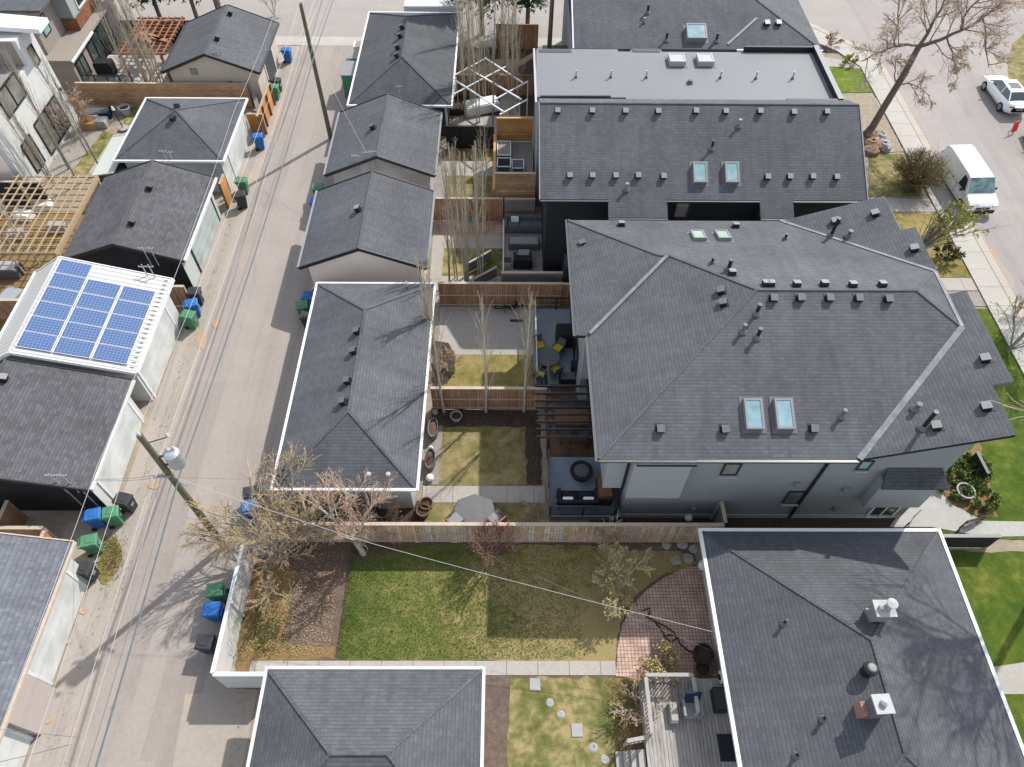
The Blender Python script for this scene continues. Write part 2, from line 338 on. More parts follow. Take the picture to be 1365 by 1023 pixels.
car_paint('paint_white',(.78,.79,.80)); car_paint('paint_dark',(.03,.032,.035)); plain('red_light',(.30,.01,.012),.25,.5,var=.1); plain('red_sign',(.62,.04,.03),.5,.3,var=.08); plain('headlight',(.6,.62,.64),.15,.6,var=.05)
plain('yellow_cushion',(.48,.38,.015),.85,.2,var=.15,scale=8); plain('fabric_grey',(.10,.105,.115),.9,.1,var=.2,scale=8); plain('fabric_dark',(.022,.024,.03),.9,.1,var=.2,scale=8); plain('fabric_white',(.66,.67,.67),.9,.1,var=.08,scale=8); plain('fabric_navy',(.02,.03,.06),.9,.1,var=.2,scale=8); plain('cover_black',(.014,.015,.018),.75,.2,var=.3,scale=5)
plain('wicker',(.10,.085,.07),.85,.2,var=.3,scale=20); plain('terracotta',(.34,.16,.08),.85,.2,var=.2); plain('stone_grey',(.30,.29,.275),.9,.2,var=.3,scale=4); plain('stone_brown',(.23,.16,.11),.9,.2,var=.35,scale=4); plain('stone_slab',(.29,.29,.295),.9,.2,var=.15,scale=3)
plain('globe_white',(.72,.71,.66),.4,.4,var=.04); plain('wire_dark',(.13,.13,.13),.6,.3,var=.2); plain('wire_light',(.36,.35,.34),.5,.3,var=.2); plain('wire_blue',(.10,.118,.13),.5,.3,var=.35,scale=2); plain('hose',(.05,.022,.016),.6,.3,var=.2); plain('teal_plastic',(.04,.22,.24),.5,.3,var=.1); plain('red_plastic',(.45,.06,.04),.5,.3,var=.1)
# ---------------------------------------------------------------- the setting: ground sheets, each a few mm above the one below
SHEETS=0
def sheet(name, pts, k, mat, world=False, label=None):
    global SHEETS
    P=[(Vector((p[0],p[1],0)) if world else at(p[0],p[1],0)) for p in pts]
    if any(q in name for q in ('lawn','bed','soil','weed')):
        q=random.Random(len(P)*7+SHEETS); Q=[]
        for i in range(len(P)):
            a_,b_=P[i],P[(i+1)%len(P)]; L=(b_-a_).length; n=min(40,max(1,int(L/.3))); e=Vector((b_.y-a_.y,a_.x-b_.x,0)).normalized() if L>1e-6 else Vector()
            for k2 in range(n): Q.append(a_.lerp(b_,k2/n)+e*(q.gauss(0,.035) if k2 else 0))
        P=Q
    a=sum(P[i].x*P[(i+1)%len(P)].y-P[(i+1)%len(P)].x*P[i].y for i in range(len(P)))
    if a<0: P.reverse()
    c=sum(P,Vector())/len(P)
    SHEETS+=1; z=k*.008+SHEETS*.00009; c.z=z
    o=MB().poly([(p.x,p.y,z) for p in P]).build(name,mat,loc=c)
    o['kind']='structure'
    return o
def rect(name,x0,x1,y0,y1,k,mat): return sheet(name,[(x0,y0),(x1,y0),(x1,y1),(x0,y1)],k,mat,True)
rect('ground',-260,260,-200,320,0,'earth')
rect('lane',-16.9,-11.7,-30,57.0,2,'lane_asphalt')
rect('lane_track',-15.0,-14.1,-30,57.0,3,'lane_track')
rect('apron',-18.4,-16.9,-30,56.8,2,'apron'); rect('shoulder',-11.7,-10.1,-30,56.8,2,'shoulder')
rect('gravel_strip',-17.8,-17.2,20,56,3,'shoulder')
sheet('garage_apron',[(248,925),(330,925),(310,1023),(230,1023)],3,'shoulder')
rect('pavement',-60,22.5,57.0,58.4,2,'sidewalk_concrete'); rect('cross_street',-200,200,58.4,72,2,'cross_asphalt')
# east street, kerb and pavement
rect('street',30.0,70,-60,100,2,'street_asphalt'); sheet('street_corner',[(-10,72),(18,67),(26.1,60.6),(28.6,57.6),(30.0,55.2),(30.02,100),(-10,100)],3,'cross_asphalt',True)
struct(MB().prism([(29.55,-60),(30.0,-60),(30.0,55.2),(28.6,57.6),(26.1,60.6),(18,67),(17.7,66.7),(25.8,60.2),(28.2,57.3),(29.55,55.0)],0,.12).build('kerb','kerb_concrete',loc=(29.8,20,0)))
struct(MB().prism([(28.08,-60),(29.55,-60),(29.55,55.0),(28.2,57.3),(25.8,60.2),(17.7,66.7),(16.5,65.5),(24.5,58.8),(26.8,56.6),(28.08,54.2)],0,.10).build('front_pavement','sidewalk_concrete',loc=(28.8,20,0)))
sheet('dirt_strip',[(1297,312),(1306,306),(1318,330),(1336,352),(1352,375),(1350,398),(1340,404),(1326,368)],4,'shoulder'); sheet('road_patch',[(1251,191),(1259,191),(1262,206),(1250,206)],4,'shoulder')
sheet('island_lawn',[(1420,30),(1365,46),(1349,60),(1342,82),(1344,105),(1354,132),(1366,150),(1420,200)],5,'grass_tan'); sheet('drive_pad',[(1317,80),(1342,80),(1347,118),(1330,110)],4,'apron')
# front gardens between the houses and the pavement
sheet('front_lawn',[(1101,90),(1147,92),(1163,124),(1114,124)],4,'grass_bright')
sheet('garden_path',[(1092,76),(1144,84),(1148,92),(1098,89)],4,'path_concrete'); sheet('soil_bed',[(1088,48),(1125,72),(1092,70)],4,'mulch'); rect('cross_walk',20,28.1,48.5,49.9,4,'path_concrete')
sheet('rock_bed',[(1118,128),(1163,126),(1205,203),(1160,204)],4,'earth')
sheet('front_lawn',[(1158,206),(1203,206),(1229,262),(1158,262)],4,'grass_tan'); sheet('garden_path',[(1160,265),(1238,266),(1248,283),(1160,283)],4,'path_concrete')
sheet('front_lawn',[(1160,285),(1251,285),(1297,370),(1170,370)],4,'grass_olive'); sheet('garden_path',[(1200,371),(1297,371),(1310,388),(1210,388)],4,'path_concrete')
sheet('gravel_bed',[(1280,389),(1311,389),(1320,409),(1290,409)],4,'gravel'); rect('front_lawn',18,28.08,13.9,28.3,3,'grass_lush')
sheet('soil_bed',[(1255,650),(1278,610),(1305,590),(1316,628),(1330,690),(1300,688),(1262,668)],5,'soil_litter')
sheet('stone_walk',[(1185,703),(1232,640),(1258,628),(1248,652),(1268,672),(1310,695),(1420,697),(1420,714),(1338,716),(1300,714),(1240,703)],5,'stamped_concrete')
rect('front_lawn',17,28.08,-12,13.3,3,'grass_lush'); sheet('garden_path',[(1320,890),(1420,875),(1430,925),(1336,926)],5,'path_pale')
rect('side_yard',3.9,19,13.8,15.3,3,'mulch')
# back yards east of the lane
def lawn_grad(name,stops,x0,k):
    g=G(name); p=g.pos(); sx=g.n('SeparateXYZ',{0:p})
    f=g.math('ADD',g.math('ADD',g.math('MULTIPLY',g.noise(p,.55,3),.40),g.math('MULTIPLY',g.noise(p,2.4,4,.7),.33)),g.math('MULTIPLY',g.noise(p,9,3,.7),.27))
    f=g.math('ADD',f,g.math('MULTIPLY',g.math('SUBTRACT',g.math('MINIMUM',sx.outputs[0],x0+6),x0),k))
    c=g.ramp(f,stops); n3=g.noise(p,30,3,.75); c=g.mix(1.0,c,g.ramp(n3,[(.25,(.6,)*3),(.75,(1.42,)*3)]),'MULTIPLY'); g.bump(n3,.9,.05); return g.out(c,.95,.15)
lawn_grad('grass_back',[(.35,(.058,.088,.018)),(.48,(.112,.132,.034)),(.55,(.165,.162,.052)),(.63,(.29,.235,.105))],-3.8,.024)
rect('soil_bed',-11.0,8.6,7.7,13.75,2,'soil')
sheet('litter_bed',[(330,735),(392,760),(388,800),(376,850),(412,880),(352,882),(350,905),(312,903)],3,'soil_litter'); rect('litter_bed',-11.0,-9.2,7.3,8.4,3,'soil_litter'); rect('litter_bed',-9.2,-7.2,8.5,9.0,3,'soil_litter')
sheet('back_lawn',[(470,752),(556,728),(620,726),(644,742),(668,741),(690,727),(784,727),(818,735),(905,735),(935,752),(880,768),(852,790),(832,815),(822,850),(820,882),(452,882),(456,830)],4,'grass_back')
rect('back_path',-10.6,4.55,7.85,8.42,5,'path_concrete')
rect('soil_strip',-1,.22,-10,7.84,3,'soil'); sheet('back_lawn',[(680,904),(852,904),(846,940),(838,985),(832,1060),(674,1060)],4,'grass_patchy'); sheet('litter_bed',[(852,902),(880,905),(872,940),(864,985),(832,1060),(838,985)],5,'soil_litter')
rect('side_soil',4.5,9,-10,7.84,3,'soil')
sheet('brick_patio',[(950,752),(915,757),(886,770),(861,788),(842,808),(829,835),(823,865),(821,902),(850,905),(872,930),(1000,960),(1000,752)],6,'pavers')
# yard beside the long grey garage
rect('back_lawn',-3.95,1.65,13.9,21.0,3,'grass_tan'); rect('back_path',-4.05,1.85,15.72,16.6,5,'path_concrete'); rect('mulch_bed',-3.9,1.6,20.0,21.05,4,'mulch'); rect('mulch_bed',-4.05,-3.3,16.7,20.1,4,'gravel'); rect('mulch_bed',.95,1.7,16.7,20.2,4,'mulch'); sheet('mulch_bed',[(556,668),(572,668),(566,700),(548,700)],4,'mulch')
rect('soil_strip',-10.4,-4.0,13.8,15.4,3,'mulch')
rect('back_lawn',-3.9,1.5,21.2,24.9,3,'grass_olive'); rect('back_patio',-3.9,1.5,25.5,28.3,3,'patio_concrete'); rect('back_path',-3.9,1.5,24.75,25.6,4,'path_pale'); sheet('mulch_bed',[(578,455),(598,458),(607,475),(607,495),(596,512),(576,518)],4,'mulch')
rect('back_lawn',-4.6,.2,30.8,33.2,3,'grass_patchy'); rect('back_patio',-4.6,.2,28.6,30.8,3,'path_pale'); rect('back_path',-4.7,-3.95,30.5,35.6,4,'path_pale'); rect('back_patio',-4.6,.2,33.2,35.7,3,'patio_concrete'); rect('back_patio',-4.6,.2,34.4,35.7,4,'pavers')
rect('back_lawn',-4.2,.0,36.0,40.4,3,'grass_tan'); rect('back_path',-4.7,.3,40.3,41.9,4,'path_pale'); rect('gravel_strip',-5.2,-4.2,35.9,41,4,'gravel'); rect('back_lawn',-4.2,.2,41.9,43.3,3,'grass_olive')
rect('back_patio',-4,2.4,43.4,47.3,3,'path_pale'); rect('soil_bed',-4,2.4,47.3,56.8,3,'mulch'); rect('back_patio',-.6,.9,46.6,53,4,'patio_concrete')
# yards west of the lane
rect('back_yard',-33,-24.9,37,48.2,2,'earth'); sheet('back_lawn',[(97,215),(140,172),(152,180),(118,232),(95,232)],3,'grass_patchy'); sheet('garden_path',[(118,232),(152,180),(172,176),(185,185),(148,232)],3,'path_pale'); sheet('back_lawn',[(165,150),(185,138),(180,165),(165,168)],3,'grass_patchy'); sheet('gravel_bed',[(78,196),(108,158),(140,172),(95,230),(60,236)],3,'gravel')
rect('back_yard',-36,-25.4,20,36.5,2,'soil_litter'); rect('back_yard',-31,-24.9,48.6,56.8,2,'patio_concrete'); rect('apron_bay',-19.5,-17.2,36.6,38.1,3,'shoulder'); rect('apron_bay',-20.5,-17.4,12.7,14.7,3,'shoulder')
def ragged(name,u,v,ru,rv,k,mat,seed):
    q=random.Random(seed); sheet(name,[(u+ru*q.uniform(.65,1.1)*math.cos(t*.42),v+rv*q.uniform(.65,1.1)*math.sin(t*.42)) for t in range(15)],k,mat)
ragged('weed_patch',148,735,17,28,4,'grass_patchy',5); ragged('weed_patch',140,762,12,18,4,'grass_olive',6)
for i,(u,v,a,b_) in enumerate(((268,452,9,16),(288,432,7,8),(206,648,9,6),(90,855,7,5),(112,815,6,5),(60,958,12,8),(322,245,6,12),(1320,345,10,14))): ragged('rust_stain',u,v,a,b_,4,'rust_stain',20+i)
sheet('lane_seam',[(205,560),(208,560),(350,100),(349,100)],4,'lane_seam')
# ---------------------------------------------------------------- roof fittings
def plane(pts):
    P=[Vector(p) for p in pts]; n=Vector()
    for i in range(len(P)):
        a,b=P[i],P[(i+1)%len(P)]; n+=a.cross(b)
    n.normalize()
    if n.z<0: n=-n
    return (P[0],n)
def frame(pl):
    n=pl[1]; t=Vector((0,0,1)).cross(n); t=Vector((1,0,0)) if t.length<.02 else t.normalized()
    return t, n.cross(t), n
def lbox(b, o, fr, u0,u1,v0,v1,w0,w1, m=0, top=0):
    t,s,n=fr
    P=[o+t*a+s*c+n*d for d in (w0,w1) for a,c in ((u0-(top if d==w1 else 0),v0-(top if d==w1 else 0)),(u1+(top if d==w1 else 0),v0-(top if d==w1 else 0)),(u1+(top if d==w1 else 0),v1),(u0-(top if d==w1 else 0),v1))]
    b.add(P,[(3,2,1,0),(4,5,6,7),(0,1,5,4),(1,2,6,5),(2,3,7,6),(3,0,4,7)],m)
def vents(roof, pl, pix, top='vent_grey', body='black_paint', s=.155, h=.2):  # black sides under a lighter top put the boxes' shade into the colour
    F0=frame(pl)
    for u,v in pix:
        o=hit(u+rnd.uniform(-.6,.6),v+rnd.uniform(-.4,.4),pl[0]+pl[1]*.1,pl[1])-pl[1]*.1; b=MB(); a_=rnd.uniform(-.07,.07); fr=(F0[0]*math.cos(a_)+F0[1]*math.sin(a_),F0[1]*math.cos(a_)-F0[0]*math.sin(a_),F0[2])
        lbox(b,o,fr,-s*1.25,s*1.25,-s*.9,s*1.6,.0,.02,0); lbox(b,o,fr,-s*.93,s*.93,-s*.97,s*.93,.015,h*.98,0); lbox(b,o,fr,-s,s,-s*1.06,s,h*.97,h*1.1,1)
        b.build('roof_vent',[body,top],roof,bevel=.01)
def pipes(roof, pl, pix, r=.055, h=.42, mat='black_paint'):
    for u,v in pix:
        o=hit(u,v,pl[0]+pl[1]*h*.5,pl[1])-Vector((0,0,h*.5)); b=MB()
        b.tube([o-Vector((0,0,.1)),o+Vector((0,0,h))],r,8,0); b.lathe([(r*2.6,-.02),(r*1.3,.12),(r*1.1,.14)],o,8,1); b.tube([o+Vector((0,0,h-.05)),o+Vector((0,0,h+.01))],r*1.35,8,0)
        b.build('vent_pipe',[mat,'vent_grey'],roof)
def skylight(root, pl, u, v, w, l, glass='glass_sky', framem='grey_metal', h=.2):
    fr=frame(pl); o=hit(u,v,pl[0]+pl[1]*.15,pl[1])-pl[1]*.15; a,c=w/2,l/2; b=MB()
    lbox(b,o,fr,-a-.14,a+.14,-c-.14,c+.14,0,.02,1)
    for q in ((-a,-a+.08,-c,c),(a-.08,a,-c,c),(-a+.08,a-.08,-c,-c+.08),(-a+.08,a-.08,c-.08,c)): lbox(b,o,fr,*q,.01,h,0)
    s=b.build('skylight',[framem,'vent_grey'],root)
    p=MB(); lbox(p,o,fr,-a+.08,a-.08,-c+.08,c-.08,h-.07,h-.025,0); p.build('pane',glass,s)
def mast(roof, x,y,z,h=.7):
    b=MB(); b.tube([(x,y,z-.9),(x,y,z+h)],.03,6,0); b.bar((x-.22,y,z+h*.8),(x+.22,y,z+h*.8),.03,.03,0)
    for q in (-.2,.2): b.lathe([(.02,0),(.035,.03),(.025,.07),(.0001,.09)],(x+q,y,z+h*.8),6,1)
    b.build('service_mast',['galvanised','vent_white'],roof)
def trim(root,name,segs,w,h,mat):
    for p,q in segs: MB().bar(p,q,w,h).build(name,mat,root)
def overhead_door(root, xw, sgn, y0, y1, mat='door_white', tr='white_paint', h=2.15):
    """sectional door in a wall facing +-x"""
    b=MB(); b.box(min(xw-.02*sgn,xw+.02*sgn),max(xw-.02*sgn,xw+.02*sgn),y0,y1,.03,h)
    d=b.build('garage_door',mat,root)
    t=MB(); e=.05*sgn; a,c=min(xw-.03*sgn,xw+e),max(xw-.03*sgn,xw+e)
    t.box(a,c,y0-.12,y0,0,h+.12); t.box(a,c,y1,y1+.12,0,h+.12); t.box(a,c,y0,y1,h,h+.12); t.build('door_frame',tr,d)
def cap_line(b,p,q,m=1,w=.26):
    p=Vector(p); q=Vector(q); b.bar(p+Vector((0,0,.012)),q+Vector((0,0,.012)),min(w,.12),.035,m)
def garage(name,label,x0,x1,y0,y1,ze,sl,style,roof,wall,gut='white_paint',fas='white_paint',xr=None,yr=None,slw=None,ov=.4,rake=.35,doors=(),group=None,gut_sides='WE',end_wall=None,cat='garage',capm=None):
    R=thing(name,label,cat,((x0+x1)/2,(y0+y1)/2,0),group); t=.16
    rb=MB(); pl={}; xr=(x0+x1)/2 if xr is None else xr
    if style=='gable':
        zr=ze+(x1-xr)*sl; zw=ze if slw is None else zr-(xr-x0)*slw
        if slw is None: zw=zr-(xr-x0)*sl
        E=[(x1,y0,ze),(x1,y1,ze),(xr,y1,zr),(xr,y0,zr)]; W=[(xr,y0,zr),(xr,y1,zr),(x0,y1,zw),(x0,y0,zw)]
        pl['E']=plane(E); pl['W']=plane(W); rb.slab(E,t,0,1); rb.slab(W,t,0,1); cap_line(rb,(xr,y0,zr),(xr,y1,zr))
        w=MB(); xa,xb=x0+ov,x1-ov
        za=zw+ov*((zr-zw)/(xr-x0))-t-.01; zb=ze+ov*sl-t-.01
        w.ext([(xa,y0+rake,0),(xb,y0+rake,0),(xb,y0+rake,zb),(xr,y0+rake,zr-t-.01),(xa,y0+rake,za)],(0,y1-y0-2*rake,0))
        w.build('wall',wall,R)
        if end_wall: MB().ext([(xa,y0+rake-.03,0),(xb,y0+rake-.03,0),(xb,y0+rake-.03,zb),(xr,y0+rake-.03,zr-t-.01),(xa,y0+rake-.03,za)],(0,.02,0)).build('gable_siding',end_wall,R)
        d=Vector((0,0,-.06))
        trim(R,'fascia',[(Vector((x1,y,ze))+d,Vector((xr,y,zr))+d) for y in (y0-.03,y1+.03)]+[(Vector((xr,y,zr))+d,Vector((x0,y,zw))+d) for y in (y0-.03,y1+.03)],.05,.2,fas)
        gs=[]
        if 'E' in gut_sides: gs.append(((x1+.06,y0,ze-.03),(x1+.06,y1,ze-.03)))
        if 'W' in gut_sides: gs.append(((x0-.06,y0,zw-.03),(x0-.06,y1,zw-.03)))
    else:
        xm=xr; ym=(y0+y1)/2
        if y1-y0>=x1-x0:
            hw=(x1-x0)/2; zr=ze+hw*sl; A=(xm,y0+hw,zr); B=(xm,y1-hw,zr)
            if (Vector(A)-Vector(B)).length<.2: B=(xm,A[1]+.2,zr)
            pl['S']=plane([(x0,y0,ze),(x1,y0,ze),A]); pl['N']=plane([(x1,y1,ze),(x0,y1,ze),B])
            pl['E']=plane([(x1,y0,ze),(x1,y1,ze),B,A]); pl['W']=plane([(x0,y1,ze),(x0,y0,ze),A,B])
            F=[[(x0,y0,ze),(x1,y0,ze),A],[(x1,y1,ze),(x0,y1,ze),B],[(x1,y0,ze),(x1,y1,ze),B,A],[(x0,y1,ze),(x0,y0,ze),A,B]]
        else:
            hw=(y1-y0)/2; zr=ze+hw*sl; A=(x0+hw,ym,zr); B=(x1-hw,ym,zr)
            F=[[(x0,y1,ze),(x0,y0,ze),A],[(x1,y0,ze),(x1,y1,ze),B],[(x0,y0,ze),(x1,y0,ze),B,A],[(x1,y1,ze),(x0,y1,ze),A,B]]
            pl['W'],pl['E'],pl['S'],pl['N']=[plane(f) for f in F]
        for f in F: rb.poly(f,0)
        rb.prism([(x0,y0),(x1,y0),(x1,y1),(x0,y1)],ze-t,ze-.002,1)
        cap_line(rb,A,B)
        for p,q in (((x0,y0,ze),A),((x0,y1,ze),A if y1-y0<x1-x0 else B),((x1,y0,ze),B if y1-y0<x1-x0 else A),((x1,y1,ze),B)): cap_line(rb,p,q,w=.2)
        w=MB(); w.box(x0+ov,x1-ov,y0+ov,y1-ov,0,ze-.1); w.build('wall',wall,R)
        gs=[((x1+.06,y0-.1,ze-.03),(x1+.06,y1+.1,ze-.03)),((x0-.06,y0-.1,ze-.03),(x0-.06,y1+.1,ze-.03)),((x0,y0-.06,ze-.03),(x1,y0-.06,ze-.03)),((x0,y1+.06,ze-.03),(x1,y1+.06,ze-.03))]
    if gs: trim(R,'gutter',gs,.12,.13,gut)
    ro=rb.build('roof',[roof,capm or roof],R)
    for dd in doors:
        sd,a,b,*mt=dd
        overhead_door(R,(x1-ov+.012) if sd=='E' else (x0+ov-.012),1 if sd=='E' else -1,a,b,*(mt or ['door_white']))
    return R,ro,pl
def window_on(root,P,nrm,fm='black_paint',gm='glass_window',name='window',fw=.07,mull=0):
    """frame and pane from four corner points on a wall; nrm points out of the wall"""
    n=Vector(nrm).normalized(); P=[Vector(p) for p in P]; b=MB()
    for i in range(4): b.bar(P[i]+n*.03,P[(i+1)%4]+n*.03,fw,fw)
    for k in range(mull):
        f=(k+1)/(mull+1); b.bar(P[0].lerp(P[1],f)+n*.03,P[3].lerp(P[2],f)+n*.03,fw*.8,fw)
    w=b.build(name,fm,root); MB().ext([p+n*.005 for p in P],n*.02).build('pane',gm,w)
    return w
# ---------------------------------------------------------------- garages on the east side of the lane
R,ro,pl=garage('garage','long double garage with a hipped dark grey roof in the middle of the photo',-10.3,-4.0,15.05,27.5,2.7,.45,'hip','roof_slate','siding_grey',doors=[('W',15.9,20.7),('W',21.6,26.8)])
vents(ro,pl['W'],[(476,442),(471.6,468),(463.5,508),(457,536)],h=.24); pipes(ro,pl['N'],[(542,380)],.03,.5,'white_paint')
for q in (0,.85): 
    b=MB(); b.tube([(-6.0+q,15.3,2.9),(-6.0+q,15.3,3.5)],.035,8,0); b.lathe([(.0001,.08),(.09,.07),(.12,0),(.09,-.07)],(-6.0+q,15.3,3.52),10,0); b.build('vent_cowl','vent_white',ro)
R,ro,pl=garage('garage','tan stucco garage with a black-edged gable, just above the long hipped garage',-11.55,-4.5,28.75,35.3,2.7,.41,'gable','roof_slate','stucco_beige',fas='black_paint',gut='vent_light',doors=[('W',29.4,34.6)])
vents(ro,pl['W'],[(477,279)],top='vent_light',h=.28)
MB().box(-5.0,-4.88,29.06,29.16,0,2.55).build('downpipe','dark_metal',R)
R,ro,pl=garage('garage','grey sided garage with a black-edged gable, right of the far utility pole',-11.35,-4.55,36.85,43.5,2.7,.41,'gable','roof_slate','siding_grey',fas='black_paint',gut='vent_light',doors=[('W',37.5,42.8)])
vents(ro,pl['W'],[(497,170)],h=.28)
for q,zz in ((-9.3,3.55),(-8.6,3.8),(-8.2,3.85)): mast(ro,q,37.1,zz,.45)
R,ro,pl=garage('garage','farthest garage right of the lane, its hipped roof with four black vents',-10.9,-3.9,44.4,57.0,2.7,.43,'hip','roof_charcoal','siding_slate',doors=[('W',45,50)])
vents(ro,pl['W'],[(536,37),(534,48),(530.5,64),(528.7,75)],top='dark_metal',h=.3); mast(ro,-7.4,44.9,3.2,.7)
MB().box(-4.38,-4.24,44.75,44.85,0,2.5).build('downpipe','white_paint',R)
R,ro,pl=garage('garage','garage with pale grey hipped roof and white eaves at the bottom edge',-8.95,-.9,1.2,7.35,2.8,.47,'hip','roof_patio','stucco_white',gut='white_dirty')
# ---------------------------------------------------------------- garages on the west side of the lane
R,ro,pl=garage('garage','beige stucco garage with a dark gabled roof, farthest on the left of the lane',-24.75,-17.8,48.35,55.3,2.7,.39,'gable','roof_slate','stucco_tan',fas='black_paint',gut='dark_metal',doors=[('E',50.9,53.2,'door_dark','white_paint')])
vents(ro,pl['E'],[(306.6,18.5),(290,52)],top='dark_metal',h=.3)
for a,c in ((-20.6,4.35),(-20.3,4.2)): mast(ro,a,48.9,c-.45,.5)
b=MB(); b.obox((-22.6,48.66,2.55),(.5,.08,.45)); b.build('meter_box','vent_light',R); b=MB(); b.obox((-19.6,48.66,1.6),(.3,.1,.4)); b.build('electric_box','grey_metal',R)
R,ro,pl=garage('garage','small white garage with a grey pyramid roof edged in white gutters',-24.8,-18.0,38.2,45.0,2.7,.40,'hip','roof_slate','siding_white',doors=[('E',40.0,44.2)],ov=.35)
vents(ro,pl['N'],[(235.6,143)],top='dark_metal',h=.3); vents(ro,pl['S'],[(230,158)],top='dark_metal',h=.3)
MB().box(-24.4,-18.4,38.52,38.54,0,2.55).build('south_siding','siding_grey',R)
mast(ro,-21.6,38.3,2.9,.5); mast(ro,-21.2,38.3,2.9,.4)
R,ro,pl=garage('garage','garage with brown-grey shingles and a black gable end behind the solar panels',-24.85,-18.05,29.25,36.5,2.7,.36,'gable','roof_brown','stucco_sage',fas='black_paint',gut='white_paint',gut_sides='E',doors=[('E',31.1,35.6,'door_grey','black_paint')],end_wall='siding_black')
vents(ro,pl['E'],[(175.4,297)],top='dark_metal',h=.3); vents(ro,pl['E'],[(199,250.6)],top='dark_metal',h=.3)
for q in (-19.9,-19.5): mast(ro,q,29.15,3.3,.5)
# white metal roof with solar panels: long slope to the lane, short ribbed slope behind
R,ro,pl=garage('garage','white garage with a white metal roof covered in blue solar panels',-25.2,-18.15,21.25,27.6,2.9,.30,'gable','roof_metal_ribbed','stucco_white',fas='white_paint',gut='white_paint',xr=-23.45,slw=.62,doors=[('E',21.9,26.3)],capm='roof_metal_white')
P0,nrm=pl['E']; fr=frame(pl['E'])
def solar(xa,xb,ya,yb):
    zz=lambda x: 2.9+(-18.15-x)*.30
    P=[Vector((xa,ya,zz(xa))),Vector((xb,ya,zz(xb))),Vector((xb,yb,zz(xb))),Vector((xa,yb,zz(xa)))]
    b=MB(); b.ext([p+nrm*.06 for p in P],nrm*.05); f=b.build('solar_panel','panel_frame',R)
    c=sum(P,Vector())/4; Q=[c+(p-c)*.965 for p in P]
    MB().ext([q+nrm*.105 for q in Q],nrm*.012).build('solar_cells','solar_cell',f)
yb=27.42; dy=.98
for col,(xa,xb) in enumerate(((-23.28,-21.82),(-21.76,-20.20),(-20.14,-18.62))):
    for r in range(6 if col==0 else 5):
        top=yb-dy*(r if col==0 else r+1); solar(xa,xb,top-dy+.04,top)
for q in range(20): MB().obox((-18.45,21.5+q*.31,3.0),(.34,.02,.03),0).build('snow_guard','vent_grey',ro)
for q in (-19.3,-18.95): mast(ro,q,27.5,3.2,.9)
# grey garage south of the panels, same long slope
R,ro,pl=garage('garage','garage with a dark grey roof and white lane doors, just below the solar panels',-25.4,-18.3,14.95,20.95,2.7,.30,'gable','roof_brown','stucco_white',fas='black_paint',gut='white_dirty',gut_sides='E',xr=-23.6,slw=.62,doors=[('E',15.9,20.2)],end_wall='siding_black')
vents(ro,pl['E'],[(5,505)],top='vent_light',h=.28)
for q in (-19.6,-19.1): mast(ro,q,15.1,3.05,.8)
for q in (-19.7,-19.0): MB().tube([(q,15.22,.4),(q,15.22,2.9)],.04,6).build('conduit','grey_metal',R)
R,ro,pl=garage('garage','pale grey mottled shingle roof garage with white doors, bottom left corner of the photo',-25.4,-18.15,.5,12.5,2.7,.30,'gable','roof_light','stucco_white',fas='wood_cap',gut='wood_cap',gut_sides='E',xr=-23.6,slw=.6,doors=[('E',7.55,11.5),('E',1.2,5.4)])
MB().box(-18.55,-18.2,5.6,7.3,0,2.5).build('pier','stucco_pink',R)
# ---------------------------------------------------------------- the big grey house: hipped roof with upturned ends
H=thing('house','large grey house with a broad dark hipped roof, metal valleys and many box vents',"house",(11.5,21,0)); S=.34
RW=(10.56,21.2,8.95); RE=(17.35,21.2,8.95); Q=(18.95,19.6,8.42); Q2=(18.95,22.85,8.42)
V1=(13.85,14.3,6.6); V2=(13.85,28.25,6.6); J1=(6.9,24.4,7.9); J2=(7.45,24.35,7.9); NW=(3.05,28.25,6.6); SWc=(3.05,20.62,6.6); s1=(3.6,20.6,6.60)
polys=dict(S=[(3.6,14.3,6.6),V1,Q,RE,RW],W=[s1,(3.6,14.3,6.6),RW,J2],P=[NW,SWc,s1,J2,J1],N=[V2,NW,J1,J2,RW,RE,Q2],T=[RE,Q,Q2],
 E=[V1,(19.0,14.3,8.44),(19.0,16.6,8.44),(19.7,16.6,8.69),(19.7,21.45,8.69),(19.05,21.45,8.455),(19.05,25.75,8.455),(18.45,25.75,8.24),(18.45,28.25,8.24),V2,Q2,Q])
rb=MB()
for k in ('S','W','P','N','T','E'): rb.poly(polys[k],0)
def under(poly,d=.18): # eave edge thickness
    for a,c in poly: rb.add([Vector(a),Vector(c),Vector(c)-Vector((0,0,d)),Vector(a)-Vector((0,0,d))],[(0,1,2,3)],2)
ring=[NW,SWc,s1,(3.6,14.3,6.6),V1]+polys['E'][1:9]+[V2]
under([(ring[i],ring[(i+1)%len(ring)]) for i in range(len(ring))])
rb.add([Vector(p)-Vector((0,0,.18)) for p in [NW,SWc,s1,(3.6,14.3,6.6),V1,V2]],[(5,4,3,2,1,0)],2)
rb.add([Vector(p)-Vector((0,0,.18)) for p in [V1]+polys['E'][1:9]+[V2]],[tuple(range(9,-1,-1))],2)
for xa,xb in ((5.1,7.46),): rb.slab([(xa,14.08,6.525),(xb,14.08,6.525),(xb,14.32,6.607),(xa,14.32,6.607)],.16,0,2)
for a,c in ((RW,RE),(RW,(3.6,14.3,6.6)),(RW,J2),(J2,J1),(J1,NW),(RE,Q),(RE,Q2)): cap_line(rb,a,c,1,.28)
hr=rb.build('roof',['roof_slate','roof_slate','stucco_black'],H)
PL={k:plane(v) for k,v in polys.items()}
